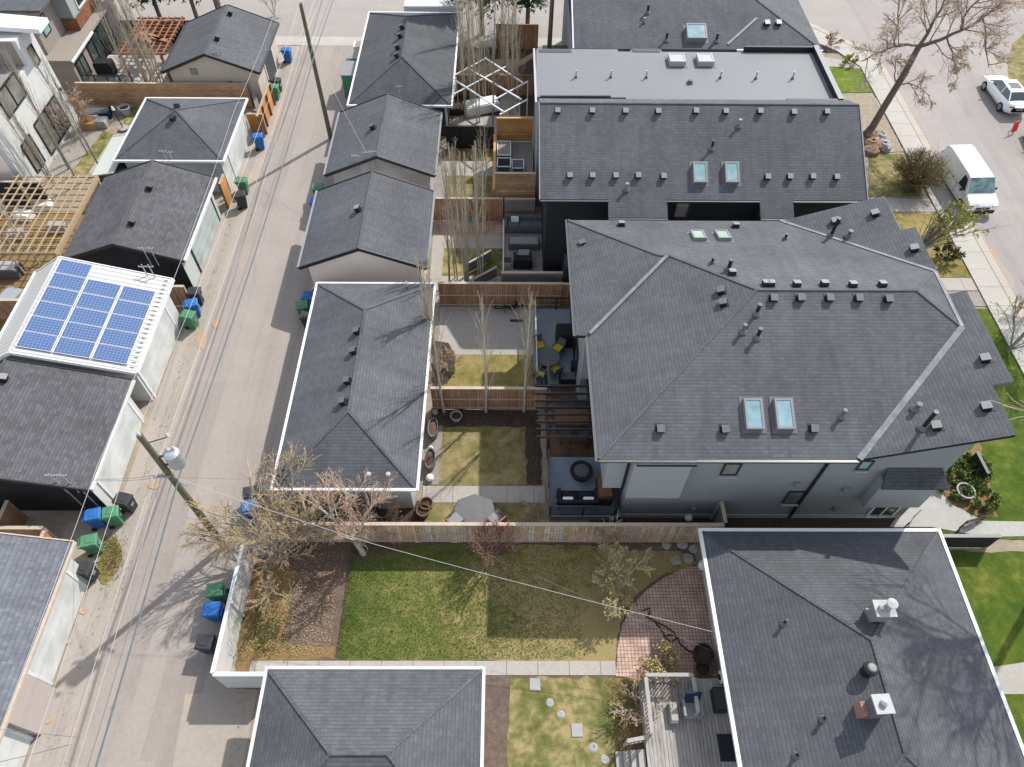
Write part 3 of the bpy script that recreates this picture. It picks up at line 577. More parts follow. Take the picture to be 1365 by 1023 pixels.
for a,c,w in ((V1,Q,.24),(Q,Q2,.15),(Q2,V2,.15),((3.66,20.66,6.66),(7.35,24.3,7.93),.16)): MB().bar(Vector(a)+Vector((0,0,.035)),Vector(c)+Vector((0,0,.035)),w,.05).build('valley_flashing','flashing',H)
g_=[]
for a,c in (((3.6,14.24,6.52),(13.85,14.24,6.52)),((3.0,20.6,6.52),(3.0,28.3,6.52)),((3.54,14.2,6.52),(3.54,20.6,6.52))): g_.append((a,c))
trim(H,'gutter',g_,.11,.12,'dark_metal')
trim(H,'drip_edge',[((3.6,14.17,6.58),(13.8,14.17,6.58)),((2.93,20.6,6.58),(2.93,28.3,6.58)),((3.47,14.2,6.58),(3.47,20.5,6.58))],.02,.02,'vent_grey')
fe=[]; E_=polys['E'][1:9]
for i in range(7): fe.append((Vector(E_[i])-Vector((0,0,.1)),Vector(E_[i+1])-Vector((0,0,.1))))
trim(H,'fascia',fe,.05,.16,'vent_grey')
vents(hr,PL['N'],[(829,298.6),(981.5,300.6),(976,363),(1021,378),(1027.5,378),(1062,378.2),(1099,378.4),(1137,379),(1177,379)],top='vent_light')
vents(hr,PL['S'],[(1032,397.6),(1068,397.6),(1106.5,397.6),(1144.6,398),(1184.6,398.5),(880,572),(966.7,572),(1085.6,572)])
vents(hr,PL['W'],[(961,387.6),(964,404)]); vents(hr,PL['P'],[(776.7,323.7),(781.8,401)])
vents(hr,PL['E'],[(1113.7,295),(1166,284),(1219,331),(1313,478),(1315,542),(1248.6,568)],top='vent_light',s=.17,h=.2)
pipes(hr,PL['N'],[(950,347.5),(1047.6,315.7)],.06,.35); pipes(hr,PL['N'],[(973,353)],.09,.6); pipes(hr,PL['S'],[(992,437.7),(1124.5,551)],.07,.45,'vent_grey'); pipes(hr,PL['S'],[(1011,412),(1012,444)],.08,.55); pipes(hr,PL['E'],[(1133,311.6),(1223.5,542)],.09,.35,'vent_grey'); pipes(hr,PL['E'],[(1113,303),(1239,560)],.08,1.1)
for u in (931,964): skylight(H,PL['N'],u,313,.62,.95,'glass_pale','vent_light')
for u in (1004.8,1045.5): skylight(H,PL['S'],u,552,.72,1.25,'glass_sky','vent_light',.24)
w=MB(); w.box(5.3,18.6,15.0,27.6,0,6.42); w.box(3.6,5.3,21.1,27.6,0,6.42); w.box(4.2,5.31,15.0,21.1,2.95,6.42)
w.ext([(13.9,15.0,6.42),(18.6,15.0,6.42),(18.6,15.0,8.10)],(0,12.6,0)); w.box(18.6,19.3,17.0,21.1,0,8.2)
w.build('wall','stucco_grey',H)
w=MB(); w.box(5.15,7.5,14.5,15.0,2.9,6.34); w.build('bay','stucco_light',H)
MB().box(4.19,5.15,14.97,15.0,2.95,6.4).build('stucco_panel','stucco_light',H); MB().box(15.95,18.45,14.55,15.0,1.95,4.15).build('lower_bay','stucco_light',H)
w=MB(); w.slab([(15.75,14.3,4.2),(18.65,14.3,4.2),(18.3,15.0,4.75),(16.0,15.0,4.75)],.12); w.build('bay_roof','roof_black',H)
trim(H,'downpipe',[((5.05,14.95,6.4),(5.05,14.95,.1)),((13.3,14.95,6.4),(13.3,14.95,.1))],.1,.1,'black_paint')
wy=lambda u,v:hit(u,v,(0,15,0),(0,-1,0))
for a,c,gm in (((960,632),(988.5,617.5),'glass_window'),((1042.5,670),(1073.5,655),'glass_window'),((1141,625),(1165,614),'glass_sky')):
    p,q=wy(*a),wy(*c); wn=window_on(H,[(p.x,15.0,p.z),(q.x,15.0,p.z),(q.x,15.0,q.z),(p.x,15.0,q.z)],(0,-1,0),'dark_metal',gm); MB().box(p.x-.05,q.x+.05,14.86,14.98,p.z-.12,p.z-.04).build('sill','vent_white',wn)
for x,z_ in ((12.6,3.4),(14.9,2.9),(8.6,.9),(15.2,1.0)): MB().obox((x,14.94,z_),(.22,.12,.3)).build('meter_box','vent_light',H)
MB().box(5.32,18.55,14.96,14.999,.0,.35).build('plinth','concrete_wall',H)
window_on(H,[(16.9,15.0,.15),(18.1,15.0,.15),(18.1,15.0,1.75),(16.9,15.0,1.75)],(0,-1,0),'white_paint','glass_dark','window',.09,1)
window_on(H,[(5.3,20.0,.7),(5.3,16.2,.7),(5.3,16.2,2.8),(5.3,20.0,2.8)],(-1,0,0),'black_paint','glass_dark','sliding_door',.08,2)
window_on(H,[(3.6,27.0,.9),(3.6,22.5,.9),(3.6,22.5,2.9),(3.6,27.0,2.9)],(-1,0,0),'black_paint','glass_dark','sliding_door',.08,2)
# ---------------------------------------------------------------- row of narrow houses further up
H=thing('house','dark house with two rows of small pale roof vents and twin skylights','house',(10,33,0))
ze=6.5; sl=.5; y0=30.0; yr=34.9; zr=ze+sl*(yr-y0); x0,x1=1.7,18.85
f=lambda y: ze+sl*(y-y0)
S3=[(x0,y0,ze),(x1,y0,ze),(x1,yr,zr),(x0,yr,zr)]
rb=MB(); rb.slab(S3,.16,0,1); rb.slab([(x0,yr,zr),(x1,yr,zr),(x1,36.1,zr-.5),(x0,36.1,zr-.5)],.16,0,1); cap_line(rb,(x0,yr,zr),(x1,yr,zr))
for xa,xb in ((5.25,8.34),(13.2,14.95)): rb.slab([(xa,29.1,f(29.1)),(xb,29.1,f(29.1)),(xb,y0+.02,f(y0+.02)+.004),(xa,y0+.02,f(y0+.02)+.004)],.15,0,1)
r3=rb.build('roof',['roof_slate','roof_slate'],H); p3=plane(S3)
w=MB(); w.box(2.1,18.4,30.4,35.6,0,6.45); w.ext([(2.1,30.5,6.45),(2.1,35.4,6.45),(2.1,35.4,8.3),(2.1,34.9,8.6)],(16.3,0,0)); w.box(5.45,8.15,29.5,30.4,2.8,5.85); w.box(13.35,14.8,29.5,30.4,2.8,5.85); w.build('wall','stucco_black',H)
trim(H,'gutter',[((x0,29.93,6.42),(5.25,29.93,6.42)),((5.25,29.03,5.98),(8.34,29.03,5.98)),((8.34,29.93,6.42),(13.2,29.93,6.42)),((13.2,29.03,5.98),(14.95,29.03,5.98)),((14.95,29.93,6.42),(x1,29.93,6.42))],.1,.1,'black_paint')
trim(H,'drip_edge',[((x0,29.87,6.48),(5.25,29.87,6.48)),((5.25,28.97,6.04),(8.34,28.97,6.04)),((8.34,29.87,6.48),(13.2,29.87,6.48)),((14.95,29.87,6.48),(x1,29.87,6.48))],.02,.03,'vent_light')
trim(H,'rake_trim',[((x0-.03,y0,ze-.06),(x0-.03,yr,zr-.06)),((x1+.03,y0,ze-.06),(x1+.03,yr,zr-.06))],.06,.18,'vent_light')
vents(r3,p3,[(744,148),(789,148),(834,148.5),(878,148.5),(928,148.5),(968,149),(1013,149),(1057.6,150),(1102,150),(759,234),(790,234.5),(820.6,234.5),(851,234.5),(884,235),(1023,236),(1053,236),(1084,236),(1115,236)],top='vent_light',body='black_paint',s=.14)
pipes(r3,p3,[(986,164),(835.6,249)],.07,.4,'vent_light'); pipes(r3,p3,[(950,193)],.07,.5)
for u in (933,975.5): skylight(H,p3,u,230.5,.72,1.15,'glass_sky','vent_light',.26)
window_on(H,[(9.0,30.4,5.0),(9.7,30.4,5.0),(9.7,30.4,6.0),(9.0,30.4,6.0)],(0,-1,0),'dark_metal','glass_window')
# flat-roofed one
H=thing('house','house with a pale flat membrane roof and two white dome skylights','house',(10.5,40,0))
w=MB(); w.box(1.75,18.95,37.2,43.0,0,7.3); w.build('wall','stucco_grey',H)
rb=MB(); zf=7.42
rb.prism([(1.6,37.9),(6.8,37.9),(6.8,37.2),(10.5,37.2),(10.5,37.35),(13.6,37.35),(13.6,37.2),(16.3,37.2),(16.3,37.45),(19.0,37.45),(19.0,42.9),(9.5,42.9),(9.5,43.15),(7.6,43.15),(7.6,42.9),(6.8,42.9),(6.8,43.15),(1.75,43.15)],7.2,zf,0)
r2=rb.build('roof','membrane',H); p2=(Vector((5,40,zf)),Vector((0,0,1)))
for q in ((18.85,19.15,37.3,43.1,7.2,7.78),(15.9,18.85,37.2,37.4,7.2,7.74),(14.6,18.85,42.95,43.1,7.2,7.74)): MB().box(*q).build('parapet','black_paint',H)
for q in ((18.85,19.15,37.3,43.1,7.781,7.80),): MB().box(*q).build('parapet_cap','vent_light',H)
for a,c in ((720,814),(885,945),(996,1062)):
    p,q=at(a,128.5 if a==720 else 136.5,7.5),at(c,128.5 if a==720 else 136.5,7.5); MB().bar((p.x,p.y,7.47),(q.x,q.y,7.47),.10,.14).build('upstand_shade','dark_metal',H)  # dark bars imitate the shade along the step of the roof edge
trim(H,'scupper',[((1.9,42.9,7.43),(3.9,42.9,7.43)),((7.7,43.0,7.44),(9.4,43.0,7.44))],.35,.03,'dark_metal')
trim(H,'roof_edge',[((1.6,37.3,7.42),(1.6,43.1,7.42))],.12,.12,'vent_white')
for u in (902,939.6): skylight(H,p2,u,80.5,.95,.95,'vent_white','vent_white',.34)
pipes(r2,p2,[(768,99),(814.5,99),(862,99.5),(961,100),(1008.5,101),(1057.6,101)],.045,.45,'vent_white'); pipes(r2,p2,[(920,109)],.1,.2,'vent_grey')
# house at the top edge
H=thing('house','farthest house on the right with a large square skylight, its ridge beyond the top edge','house',(12,50,0))
ze=6.8; y0=44.35; sl=.34; x0,x1=4.15,20.1; yr=51.5; zr=ze+sl*(yr-y0)
A1=(11.3,yr,zr); B1=(x1-(yr-y0),yr,zr)
Sx=[(x0,y0,ze),(x1,y0,ze),B1,(x0,yr,zr)]; Ex=[(x1,y0,ze),(x1,58.6,ze),B1]
rb=MB()
for q in (Sx,Ex,[(x0,yr,zr),B1,(x1,58.6,ze),(x0,58.6,ze)]): rb.poly(q,0)
rb.poly([(x0,y0,ze-.16),(x0,58.6,ze-.16),(x1,58.6,ze-.16),(x1,y0,ze-.16)],1)
for a,c in (((x0,y0,ze),(x1,y0,ze)),((x1,y0,ze),(x1,58.6,ze))): rb.add([Vector(a),Vector(c),Vector(c)-Vector((0,0,.16)),Vector(a)-Vector((0,0,.16))],[(0,1,2,3)],1)
cap_line(rb,(x1,y0,ze),B1); r1=rb.build('roof',['roof_slate','roof_slate'],H); p1=plane(Sx)
w=MB(); w.box(4.4,19.6,44.9,58.0,0,6.64); w.ext([(4.4,44.9,6.64),(4.4,51.5,6.64),(4.4,51.5,8.9)],(.05,0,0)); w.build('wall','stucco_grey',H)
trim(H,'rake_trim',[((x0,y0,ze-.02),(x0,yr,zr-.02))],.08,.14,'white_paint'); trim(H,'gutter',[((14.6,y0-.06,ze-.03),(x1,y0-.06,ze-.03))],.12,.12,'white_paint')
trim(H,'valley_flashing',[(hit(969.7,60,*p1)+Vector((0,0,.03)),hit(1008.6,25,*p1)+Vector((0,0,.03)))],.16,.05,'vent_light')
skylight(H,p1,928,44,1.25,1.15,'glass_sky','vent_light',.35); vents(r1,p1,[(1022,30.6),(1038,31)],top='vent_white',s=.17); pipes(r1,p1,[(864,12),(889,49),(956,50)],.08,.5); pipes(r1,p1,[(859,27)],.06,.3,'vent_light')
trim(H,'downpipe',[((4.3,44.75,6.6),(4.3,44.75,.2))],.1,.1,'dark_metal')
# bungalow at the bottom right
H=thing('house','bungalow with a wide grey hipped roof, white eaves and two chimneys','house',(13.1,6,0))
x0,x1,y1,ze,sl=8.2,18.15,12.85,3.1,.34; hw=(x1-x0)/2; xm=(x0+x1)/2; zr=ze+hw*sl; y0=-.8
A=(xm,y0+hw,zr); B=(xm,y1-hw,zr)
F=dict(S=[(x0,y0,ze),(x1,y0,ze),A],N=[(x1,y1,ze),(x0,y1,ze),B],E=[(x1,y0,ze),(x1,y1,ze),B,A],W=[(x0,y1,ze),(x0,y0,ze),A,B])
rb=MB()
for q in F.values(): rb.poly(q,0)
rb.prism([(x0,y0),(x1,y0),(x1,y1),(x0,y1)],ze-.16,ze-.002,1); cap_line(rb,A,B,1,.2)
for a,c in (((x0,y0,ze),A),((x1,y0,ze),A),((x0,y1,ze),B),((x1,y1,ze),B)): cap_line(rb,a,c,1,.18)
r5=rb.build('roof',['roof_bungalow','roof_bungalow'],H); P5={k:plane(v) for k,v in F.items()}
trim(H,'gutter',[((x0-.07,y0,ze-.03),(x0-.07,y1+.13,ze-.03)),((x1+.07,y0,ze-.03),(x1+.07,y1+.13,ze-.03)),((x0,y1+.07,ze-.03),(x1,y1+.07,ze-.03))],.14,.13,'white_paint')
MB().box(x0+.6,x1-.6,y0+.6,y1-.6,0,ze-.1).build('wall','siding_white',H)
c=hit(1166,822,*P5['N']); b=MB(); b.obox((c.x,c.y,c.z+.3),(.62,.5,1.1),0,0); b.obox((c.x,c.y,c.z+.87),(.74,.62,.06),0,1); b.lathe([(.13,0),(.13,.3),(.2,.32),(.2,.37),(.0001,.42)],(c.x+.14,c.y+.05,c.z+.9),10,1); b.lathe([(.1,0),(.1,.16),(.0001,.2)],(c.x-.16,c.y,c.z+.9),8,1); b.bar((c.x-.5,c.y+.1,c.z+.5),(c.x-.2,c.y+.1,c.z+.5),.06,.06,1)
b.build('chimney',['vent_light','vent_white'],H)
c=hit(1160,948,*P5['W']); b=MB(); b.obox((c.x,c.y,c.z+.35),(.5,.5,1.3),0,0); b.obox((c.x-.36,c.y,c.z+.1),(.2,.44,.6),0,2); b.obox((c.x,c.y,c.z+1.03),(.62,.62,.07),.05,1); b.lathe([(.12,0),(.12,.14),(.0001,.2)],(c.x,c.y,c.z+1.06),8,3)
b.build('chimney',['vent_grey','vent_white','brick_red','grey_metal'],H,label='brown and brick chimney with a square white cap')
c=hit(1154,896,*P5['W']); b=MB(); b.lathe([(.2,-.1),(.2,.35),(.26,.37),(.26,.5),(.16,.56)],c,14,0); b.lathe([(.16,.0),(.12,.05),(.0001,.06)],c+Vector((0,0,.56)),14,1); b.build('round_vent',['black_paint','vent_light'],r5)
pipes(r5,P5['W'],[(1047,829),(1100,957),(1064,1006)],.06,.42)
# ---------------------------------------------------------------- houses on the far left
H=thing('house','tall white stucco house with tall windows and a white flat roof edge, upper left','house',(-35,42.4,0)); xw=-31.35
w=MB(); w.box(-42,xw,38.2,46.7,0,5.3); w.box(-42,xw,44.6,46.7,5.3,6.9); w.box(-42,-36,38.2,44.6,5.3,6.9); w.build('wall','stucco_white',H)
MB().box(-41.9,xw-.4,38.17,38.2,0,5.2).build('south_wall','stucco_beige',H); MB().box(-35.98,xw-.25,38.4,44.58,5.302,5.33).build('terrace_floor','deck_taupe',H); MB().box(-35.9,xw-.3,44.56,44.6,5.34,6.85).build('soffit_wall','stucco_taupe',H)
b=MB(); b.slab([(-42,44.9,8.3),(-30.0,45.4,7.25),(-30.0,46.9,7.25),(-42,46.9,8.3)],.28,0); b.build('roof','white_paint',H)
wq=lambda pts:[hit(u,v,(xw,0,0),(1,0,0)) for u,v in pts]
def rectify(P): 
    ys=sorted(p.y for p in P); zs=sorted(p.z for p in P); a,b_=(ys[0]+ys[1])/2,(ys[2]+ys[3])/2; c,d=(zs[0]+zs[1])/2,(zs[2]+zs[3])/2
    return [(xw,a,c),(xw,b_,c),(xw,b_,d),(xw,a,d)]
for pts,mu,gm in (([(12.5,158),(34,124),(16,95),(-6,130)],1,'glass_window'),([(47.6,88),(54,81),(40,60),(36,66)],0,'glass_window'),([(71,200),(94,165),(71,129),(40,172)],3,'glass_window'),([(50,228),(62,212),(36,183),(26,196)],1,'glass_window')):
    window_on(H,rectify(wq(pts)),(1,0,0),'black_paint',gm,'window',.09,mu)
for u,v in ((79,119),(30,201)): q=hit(u,v,(xw,0,0),(1,0,0)); MB().obox((xw+.1,q.y,q.z),(.15,.12,.2)).build('wall_lamp','dark_metal',H)
H=thing('house','grey house with a brown wood band and a big dark patio window, top left corner','house',(-36,53,0))
w=MB(); w.box(-40,-31.6,49.4,58.5,0,2.9); w.box(-44,-33.2,49.9,58.5,2.9,6.2); w.build('wall','stucco_taupe',H)
MB().box(-33.25,-32.2,53.4,58.4,3.0,6.0).build('bay','stucco_light',H); MB().box(-32.19,-32.1,53.3,58.5,2.6,3.9).build('wood_band','siding_brown',H); MB().box(-33.3,-32.1,53.28,53.4,2.6,3.9).build('wood_return','siding_brown',H)
MB().box(-40.2,-31.3,49.1,58.7,2.9,3.05).build('porch_roof','stucco_taupe',H)
trim(H,'gutter',[((-31.25,49.1,2.95),(-31.25,53.3,2.95))],.1,.14,'white_paint')
window_on(H,[(-31.6,52.2,.4),(-31.6,56.6,.4),(-31.6,56.6,2.6),(-31.6,52.2,2.6)],(1,0,0),'black_paint','glass_dark','patio_window',.1,3); window_on(H,[(-31.6,49.8,.9),(-31.6,51.3,.9),(-31.6,51.3,2.4),(-31.6,49.8,2.4)],(1,0,0),'black_paint','glass_dark','window',.08,1)
window_on(H,[(-32.2,54.5,4.1),(-32.2,57.5,4.1),(-32.2,57.5,5.6),(-32.2,54.5,5.6)],(1,0,0),'white_paint','glass_dark','window',.1,1); window_on(H,[(-33.2,50.6,4.0),(-33.2,51.6,4.0),(-33.2,51.6,5.2),(-33.2,50.6,5.2)],(1,0,0),'dark_metal','glass_sky')
MB().box(-44.5,-32.0,49.6,58.9,6.2,6.35).build('roof','roof_slate',H)
# ---------------------------------------------------------------- fences
def fence(label,p0,p1,h,mat,post='wood_grey',cap='wood_cap',step=2.4,z=0.0,rails=True,face=-1,name='fence',th=.04,group=None,capw=.16):
    a=Vector((*p0,z)); c=Vector((*p1,z)); m=(a+c)/2; d=(c-a); L=d.length; d.normalize(); n=Vector((d.y,-d.x,0))*(1 if face<0 else -1)
    R=thing(name,label,'fence',m,group); b=MB(); up=Vector((0,0,1))
    b.ext([a-n*th/2+up*.05,c-n*th/2+up*.05,c-n*th/2+up*h,a-n*th/2+up*h],n*th); pn=b.build('fence_panel',mat,R)
    k=max(1,round(L/step))
    for i in range(k+1):
        q=a+d*(L*i/k); q=a+d*min(max(.06,L*i/k),L-.06); b=MB(); b.bar(q-n*.09,q-n*.09+up*(h-.03),.1,.1); b.build('fence_post',post,R)
    if cap: b=MB(); b.bar(a+up*(h+.02)-n*.02,c+up*(h+.02)-n*.02,capw,.045); b.build('fence_cap',cap,R)
    if rails:
        for zz in (.2,h*.52): MB().bar(a+n*(th/2+.02)+up*zz,c+n*(th/2+.02)+up*zz,.04,.06).build('fence_rail',cap or post,R)
    return R
fence('long weathered board fence with a pale cap, above the green back lawn',(-10.2,13.72),(9.6,13.72),1.85,'fence_weathered',post='wood_brown')
fence('red-brown board fence behind the bare poplars, between the long garage and the pergola',(-3.85,21.12),(2.0,21.12),1.85,'fence_red')
fence('red-brown fence above the bicycles and black-railed terrace',(-3.9,28.35),(3.1,28.35),1.9,'fence_red',rails=True); fence('dark stretch of fence running under the big house roof, right of the grey deck screen',(3.1,28.42),(5.4,28.42),1.8,'fence_red',rails=False)
fence('stained brown fence below the small yard with the tan lawn',(-4.9,35.75),(-.3,35.75),1.8,'fence_red',rails=False)
fence('short brown fence piece beside the blue and green bins, above the long hipped garage',(-11.0,28.2),(-8.6,28.2),1.6,'fence_red')
fence('black board fence across the top of the tan lawn, left of the cedar screen',(-4.3,43.3),(-.95,43.3),1.8,'fence_black',post='black_paint',cap='black_paint')
fence('dark brown fence at the back of the yard with the white lattice',(-3.9,50.0),(2.4,50.0),1.6,'fence_red',cap='wood_brown',rails=False)
fence('dark plank fence in front of the top edge evergreen',(-1.0,56.6),(2.4,56.6),2.0,'fence_red',cap='wood_brown',rails=False)
fence('white solid fence along the lane with blue and black bins beside it',(-11.4,7.45),(-11.4,13.1),1.85,'white_dirty',post='white_dirty',cap='white_paint',rails=False,face=1,th=.1)
fence('short white fence joining the lane fence to the bottom garage',(-11.34,7.4),(-9.0,7.4),1.85,'white_dirty',post='white_dirty',cap='white_paint',rails=False,th=.1)
fence('small wooden side gate in the gap between the two big houses',(9.75,13.9),(9.75,14.95),1.7,'fence_grey',rails=False,face=-1,name='side_gate')
fence('old cedar plank fence behind the white pyramid-roofed garage',(-31.3,48.25),(-18.95,48.25),1.85,'fence_cedar_old',post='wood_brown',step=1.9,rails=False)
p,q=at(357.8,111.5,1.7),at(341.8,155.7,1.7)
fence('bright orange wooden gate beside the lane, with green and black bins behind',(p.x,p.y),(q.x,q.y),1.7,'fence_orange',post='wood_brown',cap='wood_new',step=1.6,name='gate',face=-1)
fence('short orange fence piece behind the blue bin at the white garage',(-18.3,44.9),(-17.2,44.9),1.6,'fence_orange',cap='wood_new',rails=False)
fence('narrow orange wooden gate between white garage and sage garage',(-18.05,36.75),(-18.05,37.75),2.0,'fence_orange',post='wood_brown',cap='wood_new',rails=False,name='gate',face=-1)
fence('brown fence behind the two lowest green bins on the left',(-25,13.55),(-20.35,13.55),1.75,'fence_red',rails=False); fence('brown fence return with a pale cap under the black gable',(-22.4,13.6),(-22.4,14.9),1.75,'fence_red',face=-1,rails=False); fence('short orange-brown fence stub beside the lowest green bin',(-20.3,12.6),(-20.3,13.5),1.6,'fence_orange',face=-1,rails=False)
fence('small brown fence beside the bins at the solar garage',(-19.6,28.3),(-18.2,28.3),1.6,'fence_red',rails=False)
fence('black fence by the white house, left of the lattice pergola',(-36,37.0),(-29.6,37.0),1.9,'fence_black',post='black_paint',cap='wood_grey',rails=False); fence('brown fence left of the solar roof, behind the planter box',(-33,27.2),(-25.5,27.2),1.6,'fence_red',rails=False)
fence('low black metal fence along the front walk of the bungalow',(18.2,13.5),(22.15,13.5),1.2,'fence_black',post='black_paint',cap='dark_metal',rails=False)
p,q=at(1302,603,1.0),at(1317,632,1.0)
fence('black planter wall behind the front garden shrubs',(p.x,p.y),(q.x,q.y),1.0,'fence_black',post='black_paint',cap='black_paint',rails=False,face=-1,name='planter_wall')
# ---------------------------------------------------------------- wheeled bins
def make_bin(mat):
    R=thing('wheelie_bin','wheelie bin','bin')
    b=MB(); lo=[(-.22,-.24),(.22,-.24),(.22,.22),(-.22,.22)]; hi=[(-.29,-.33),(.29,-.33),(.29,.31),(-.29,.31)]
    P=[(x,y,.06) for x,y in lo]+[(x,y,.98) for x,y in hi]; b.add(P,[(3,2,1,0),(0,1,5,4),(1,2,6,5),(2,3,7,6),(3,0,4,7)])
    b.box(-.31,.31,-.35,.33,.94,1.0); b.build('body',mat,R,bevel=.015)
    b=MB(); P=[(-.32,-.38,1.005),(.32,-.38,1.005),(.33,.34,1.005),(-.33,.34,1.005),(-.27,-.32,1.085),(.27,-.32,1.085),(.28,.3,1.10),(-.28,.3,1.10)]
    b.add(P,[(3,2,1,0),(4,5,6,7),(0,1,5,4),(1,2,6,5),(2,3,7,6),(3,0,4,7)]); b.box(-.15,.15,-.2,.12,1.09,1.115); b.build('lid',mat,R,bevel=.015)
    MB().box(-.1,.1,-.347,-.337,.55,.75).build('label','vent_light',R)
    b=MB(); b.bar((-.27,.42,.97),(.27,.42,.97),.035,.035)
    for s in (-1,1): b.bar((.25*s,.3,.97),(.25*s,.42,.97),.03,.03)
    b.build('handle',mat,R)
    for s in (-1,1): b=MB(); b.tube([(.23*s,.27,.11),(.30*s,.27,.11)],.11,12); b.build('wheel','rubber',R)
    return Proto(R)
BIN={k:make_bin('bin_'+k) for k in ('blue','green','black')}
GB='wheelie bins along the lane'
for k,u,v,rz,lab in (('blue',381,66,1.6,'blue wheelie bin beside the far beige garage'),('black',366.5,106,1.4,'black wheelie bin at the top end of the orange gate'),('green',364,115,1.5,'green wheelie bin at the top end of the orange gate'),
 ('blue',343,181,1.7,'blue wheelie bin at the lower end of the orange gate'),('green',321,240,1.5,'green wheelie bin below the white pyramid-roofed garage'),('black',319,259,1.9,'black wheelie bin below the white pyramid-roofed garage'),
 ('black',258,388,1.6,'black wheelie bin next to the solar garage, uppermost of three'),('blue',254,404,1.8,'blue wheelie bin next to the solar garage, middle of three'),('green',250,419,1.5,'green wheelie bin next to the solar garage, lowest of three'),
 ('black',163,665,1.3,'black wheelie bin at the corner of the grey garage with white lane doors'),('green',146,683,1.7,'green wheelie bin between the blue one and the black one, near the leaning pole'),('blue',122,686,1.75,'blue wheelie bin against the black gable, lower left'),
 ('green',117,721,1.75,'green wheelie bin by the fence stub, just above the lowest black bin'),('black',110,757,1.4,'lowest black wheelie bin at the corner of the mottled roof garage'),
 ('blue',411,394,-1.6,'blue wheelie bin at the corner of the long hipped garage'),('green',402.5,406,-1.5,'green wheelie bin at the corner of the long hipped garage'),('black',408.5,420,-1.5,'black wheelie bin at the corner of the long hipped garage'),
 ('blue',419.5,267,-1.5,'blue wheelie bin half hidden behind the tan garage eave'),('green',423,249,-1.6,'green wheelie bin half hidden below the gap between two gabled garages'),('blue',282,812,-1.5,'blue wheelie bin beside the white fence'),('black',273,856,-1.6,'black wheelie bin beside the white fence'),
 ('blue',332,674,-1.4,'blue wheelie bin behind the budding tree branches'),('green',286,786,-1.5,'green wheelie bin under the budding branches by the white fence'),('black',334,656,-1.3,'grey-black wheelie bin behind the budding branches, above a blue one')):
    p=at(u,v,1.05); BIN[k].put((p.x,p.y,.01),rz+rnd.uniform(-.15,.15),lab,GB)
# green cabinets beside the far garage
for i,(u,v,s,m,lab) in enumerate(((466,92,(1.0,1.9,1.9),'bin_green','large green steel cabinet beside the far charcoal garage'),(474,75,(.7,.9,1.1),'vent_light','grey utility box above the green cabinet'),(477,60,(.6,.8,1.0),'stucco_beige','beige utility box, upper one beside the far garage'))):
    p=at(u,v,s[2]); R=thing('utility_cabinet',lab,'utility box',(p.x,p.y,0)); b=MB(); b.obox((p.x,p.y,s[2]/2),s); b.build('body',m,R,bevel=.03); b=MB(); b.obox((p.x,p.y,s[2]+.03),(s[0]+.08,s[1]+.08,.07)); b.build('lid',m if i else 'vent_light',R); b=MB(); b.obox((p.x-s[0]/2-.02,p.y,s[2]*.55),(.03,s[1]*.8,s[2]*.7)); b.build('door',m,R)
# ---------------------------------------------------------------- utility poles and wires
def pole(x,y,h,label,rtop=.11,rbot=.17,lean=(0,0)):
    R=thing('utility_pole',label,'utility pole',(x,y,0)); b=MB(); b.tube([(x,y,-.2),(x+lean[0]*.5,y+lean[1]*.5,h/2),(x+lean[0],y+lean[1],h)],rbot,12,r2=rtop); b.build('post','pole_wood',R); return R
h1=9.5; px,py=-12.92,13.5
P1=pole(px,py,h1,'mossy utility pole with a grey transformer, standing in the lane at the left')
b=MB(); b.lathe([(.0001,0),(.26,.03),(.29,.12),(.29,.78),(.3,.8),(.3,.86),(.2,.95),(.0001,.97)],(px+.55,py+.1,7.25),16); tr_=b.build('transformer','galvanised',P1)
for q in ((.1,.12),(-.1,.05)): MB().lathe([(.05,0),(.07,.04),(.04,.08),(.06,.12),(.03,.2),(.0001,.22)],(px+.55+q[0],py+.1+q[1],8.2),8).build('bushing','vent_white',tr_)
for p,q,w_ in (((px,py,8.0),(px+.6,py+.1,8.0),.07),((px,py,7.4),(px+.4,py+.08,7.4),.07),((px,py,8.95),(px+.75,py+.25,9.0),.03)): MB().bar(p,q,w_,w_).build('bracket','dark_metal',P1)
for q in ((px,py,h1),(px+.75,py+.25,9.0)): MB().lathe([(.05,0),(.08,.05),(.05,.1),(.07,.14),(.0001,.22)],q,8).build('insulator','vent_white',P1)
MB().bar((px-.1,py+.1,6.2),(px+.55,py-.2,6.2),.06,.1).build('cable_arm','grey_metal',P1); b=MB(); b.bar((px-.5,py-.15,6.8),(px+.12,py-.15,6.8),.08,.08)
for q in (-.5,-.3,-.15): b.lathe([(.04,0),(.06,.04),(.03,.12)],(px+q,py-.15,6.84),6)
b.build('cross_arm','grey_metal',P1)
P2=pole(-12.62,44.4,9.5,'tall dark utility pole standing by the grey sided garage, far end of the lane')
def wire(label,pts,r,mat,sag=.4,n=10,name='overhead_wire'):
    b=MB(); path=[]
    for i in range(len(pts)-1):
        a=Vector(pts[i]); c=Vector(pts[i+1])
        for k in range(n+(i==len(pts)-2)):
            t=k/n; q=a.lerp(c,t); q.z-=4*sag*t*(1-t); path.append(q)
    b.tube(path,r*.75,5)
    o=b.build(name,mat,loc=sum((Vector(q) for q in pts),Vector())/len(pts)); return tag(o,label,'wire')
wire('thick bundled cable along the lane, hung on both utility poles',[(-12.6,-17,6.5),(px+.25,py,6.4),(-12.4,44.4,6.4),(-12.4,76,6.4)],.045,'wire_blue',.45)
wire('thin dark cable beside the thick bundle along the lane',[(-12.75,-17,6.9),(px+.17,py,6.7),(-12.46,44.4,6.8),(-12.4,76,6.8)],.018,'wire_dark',.5)
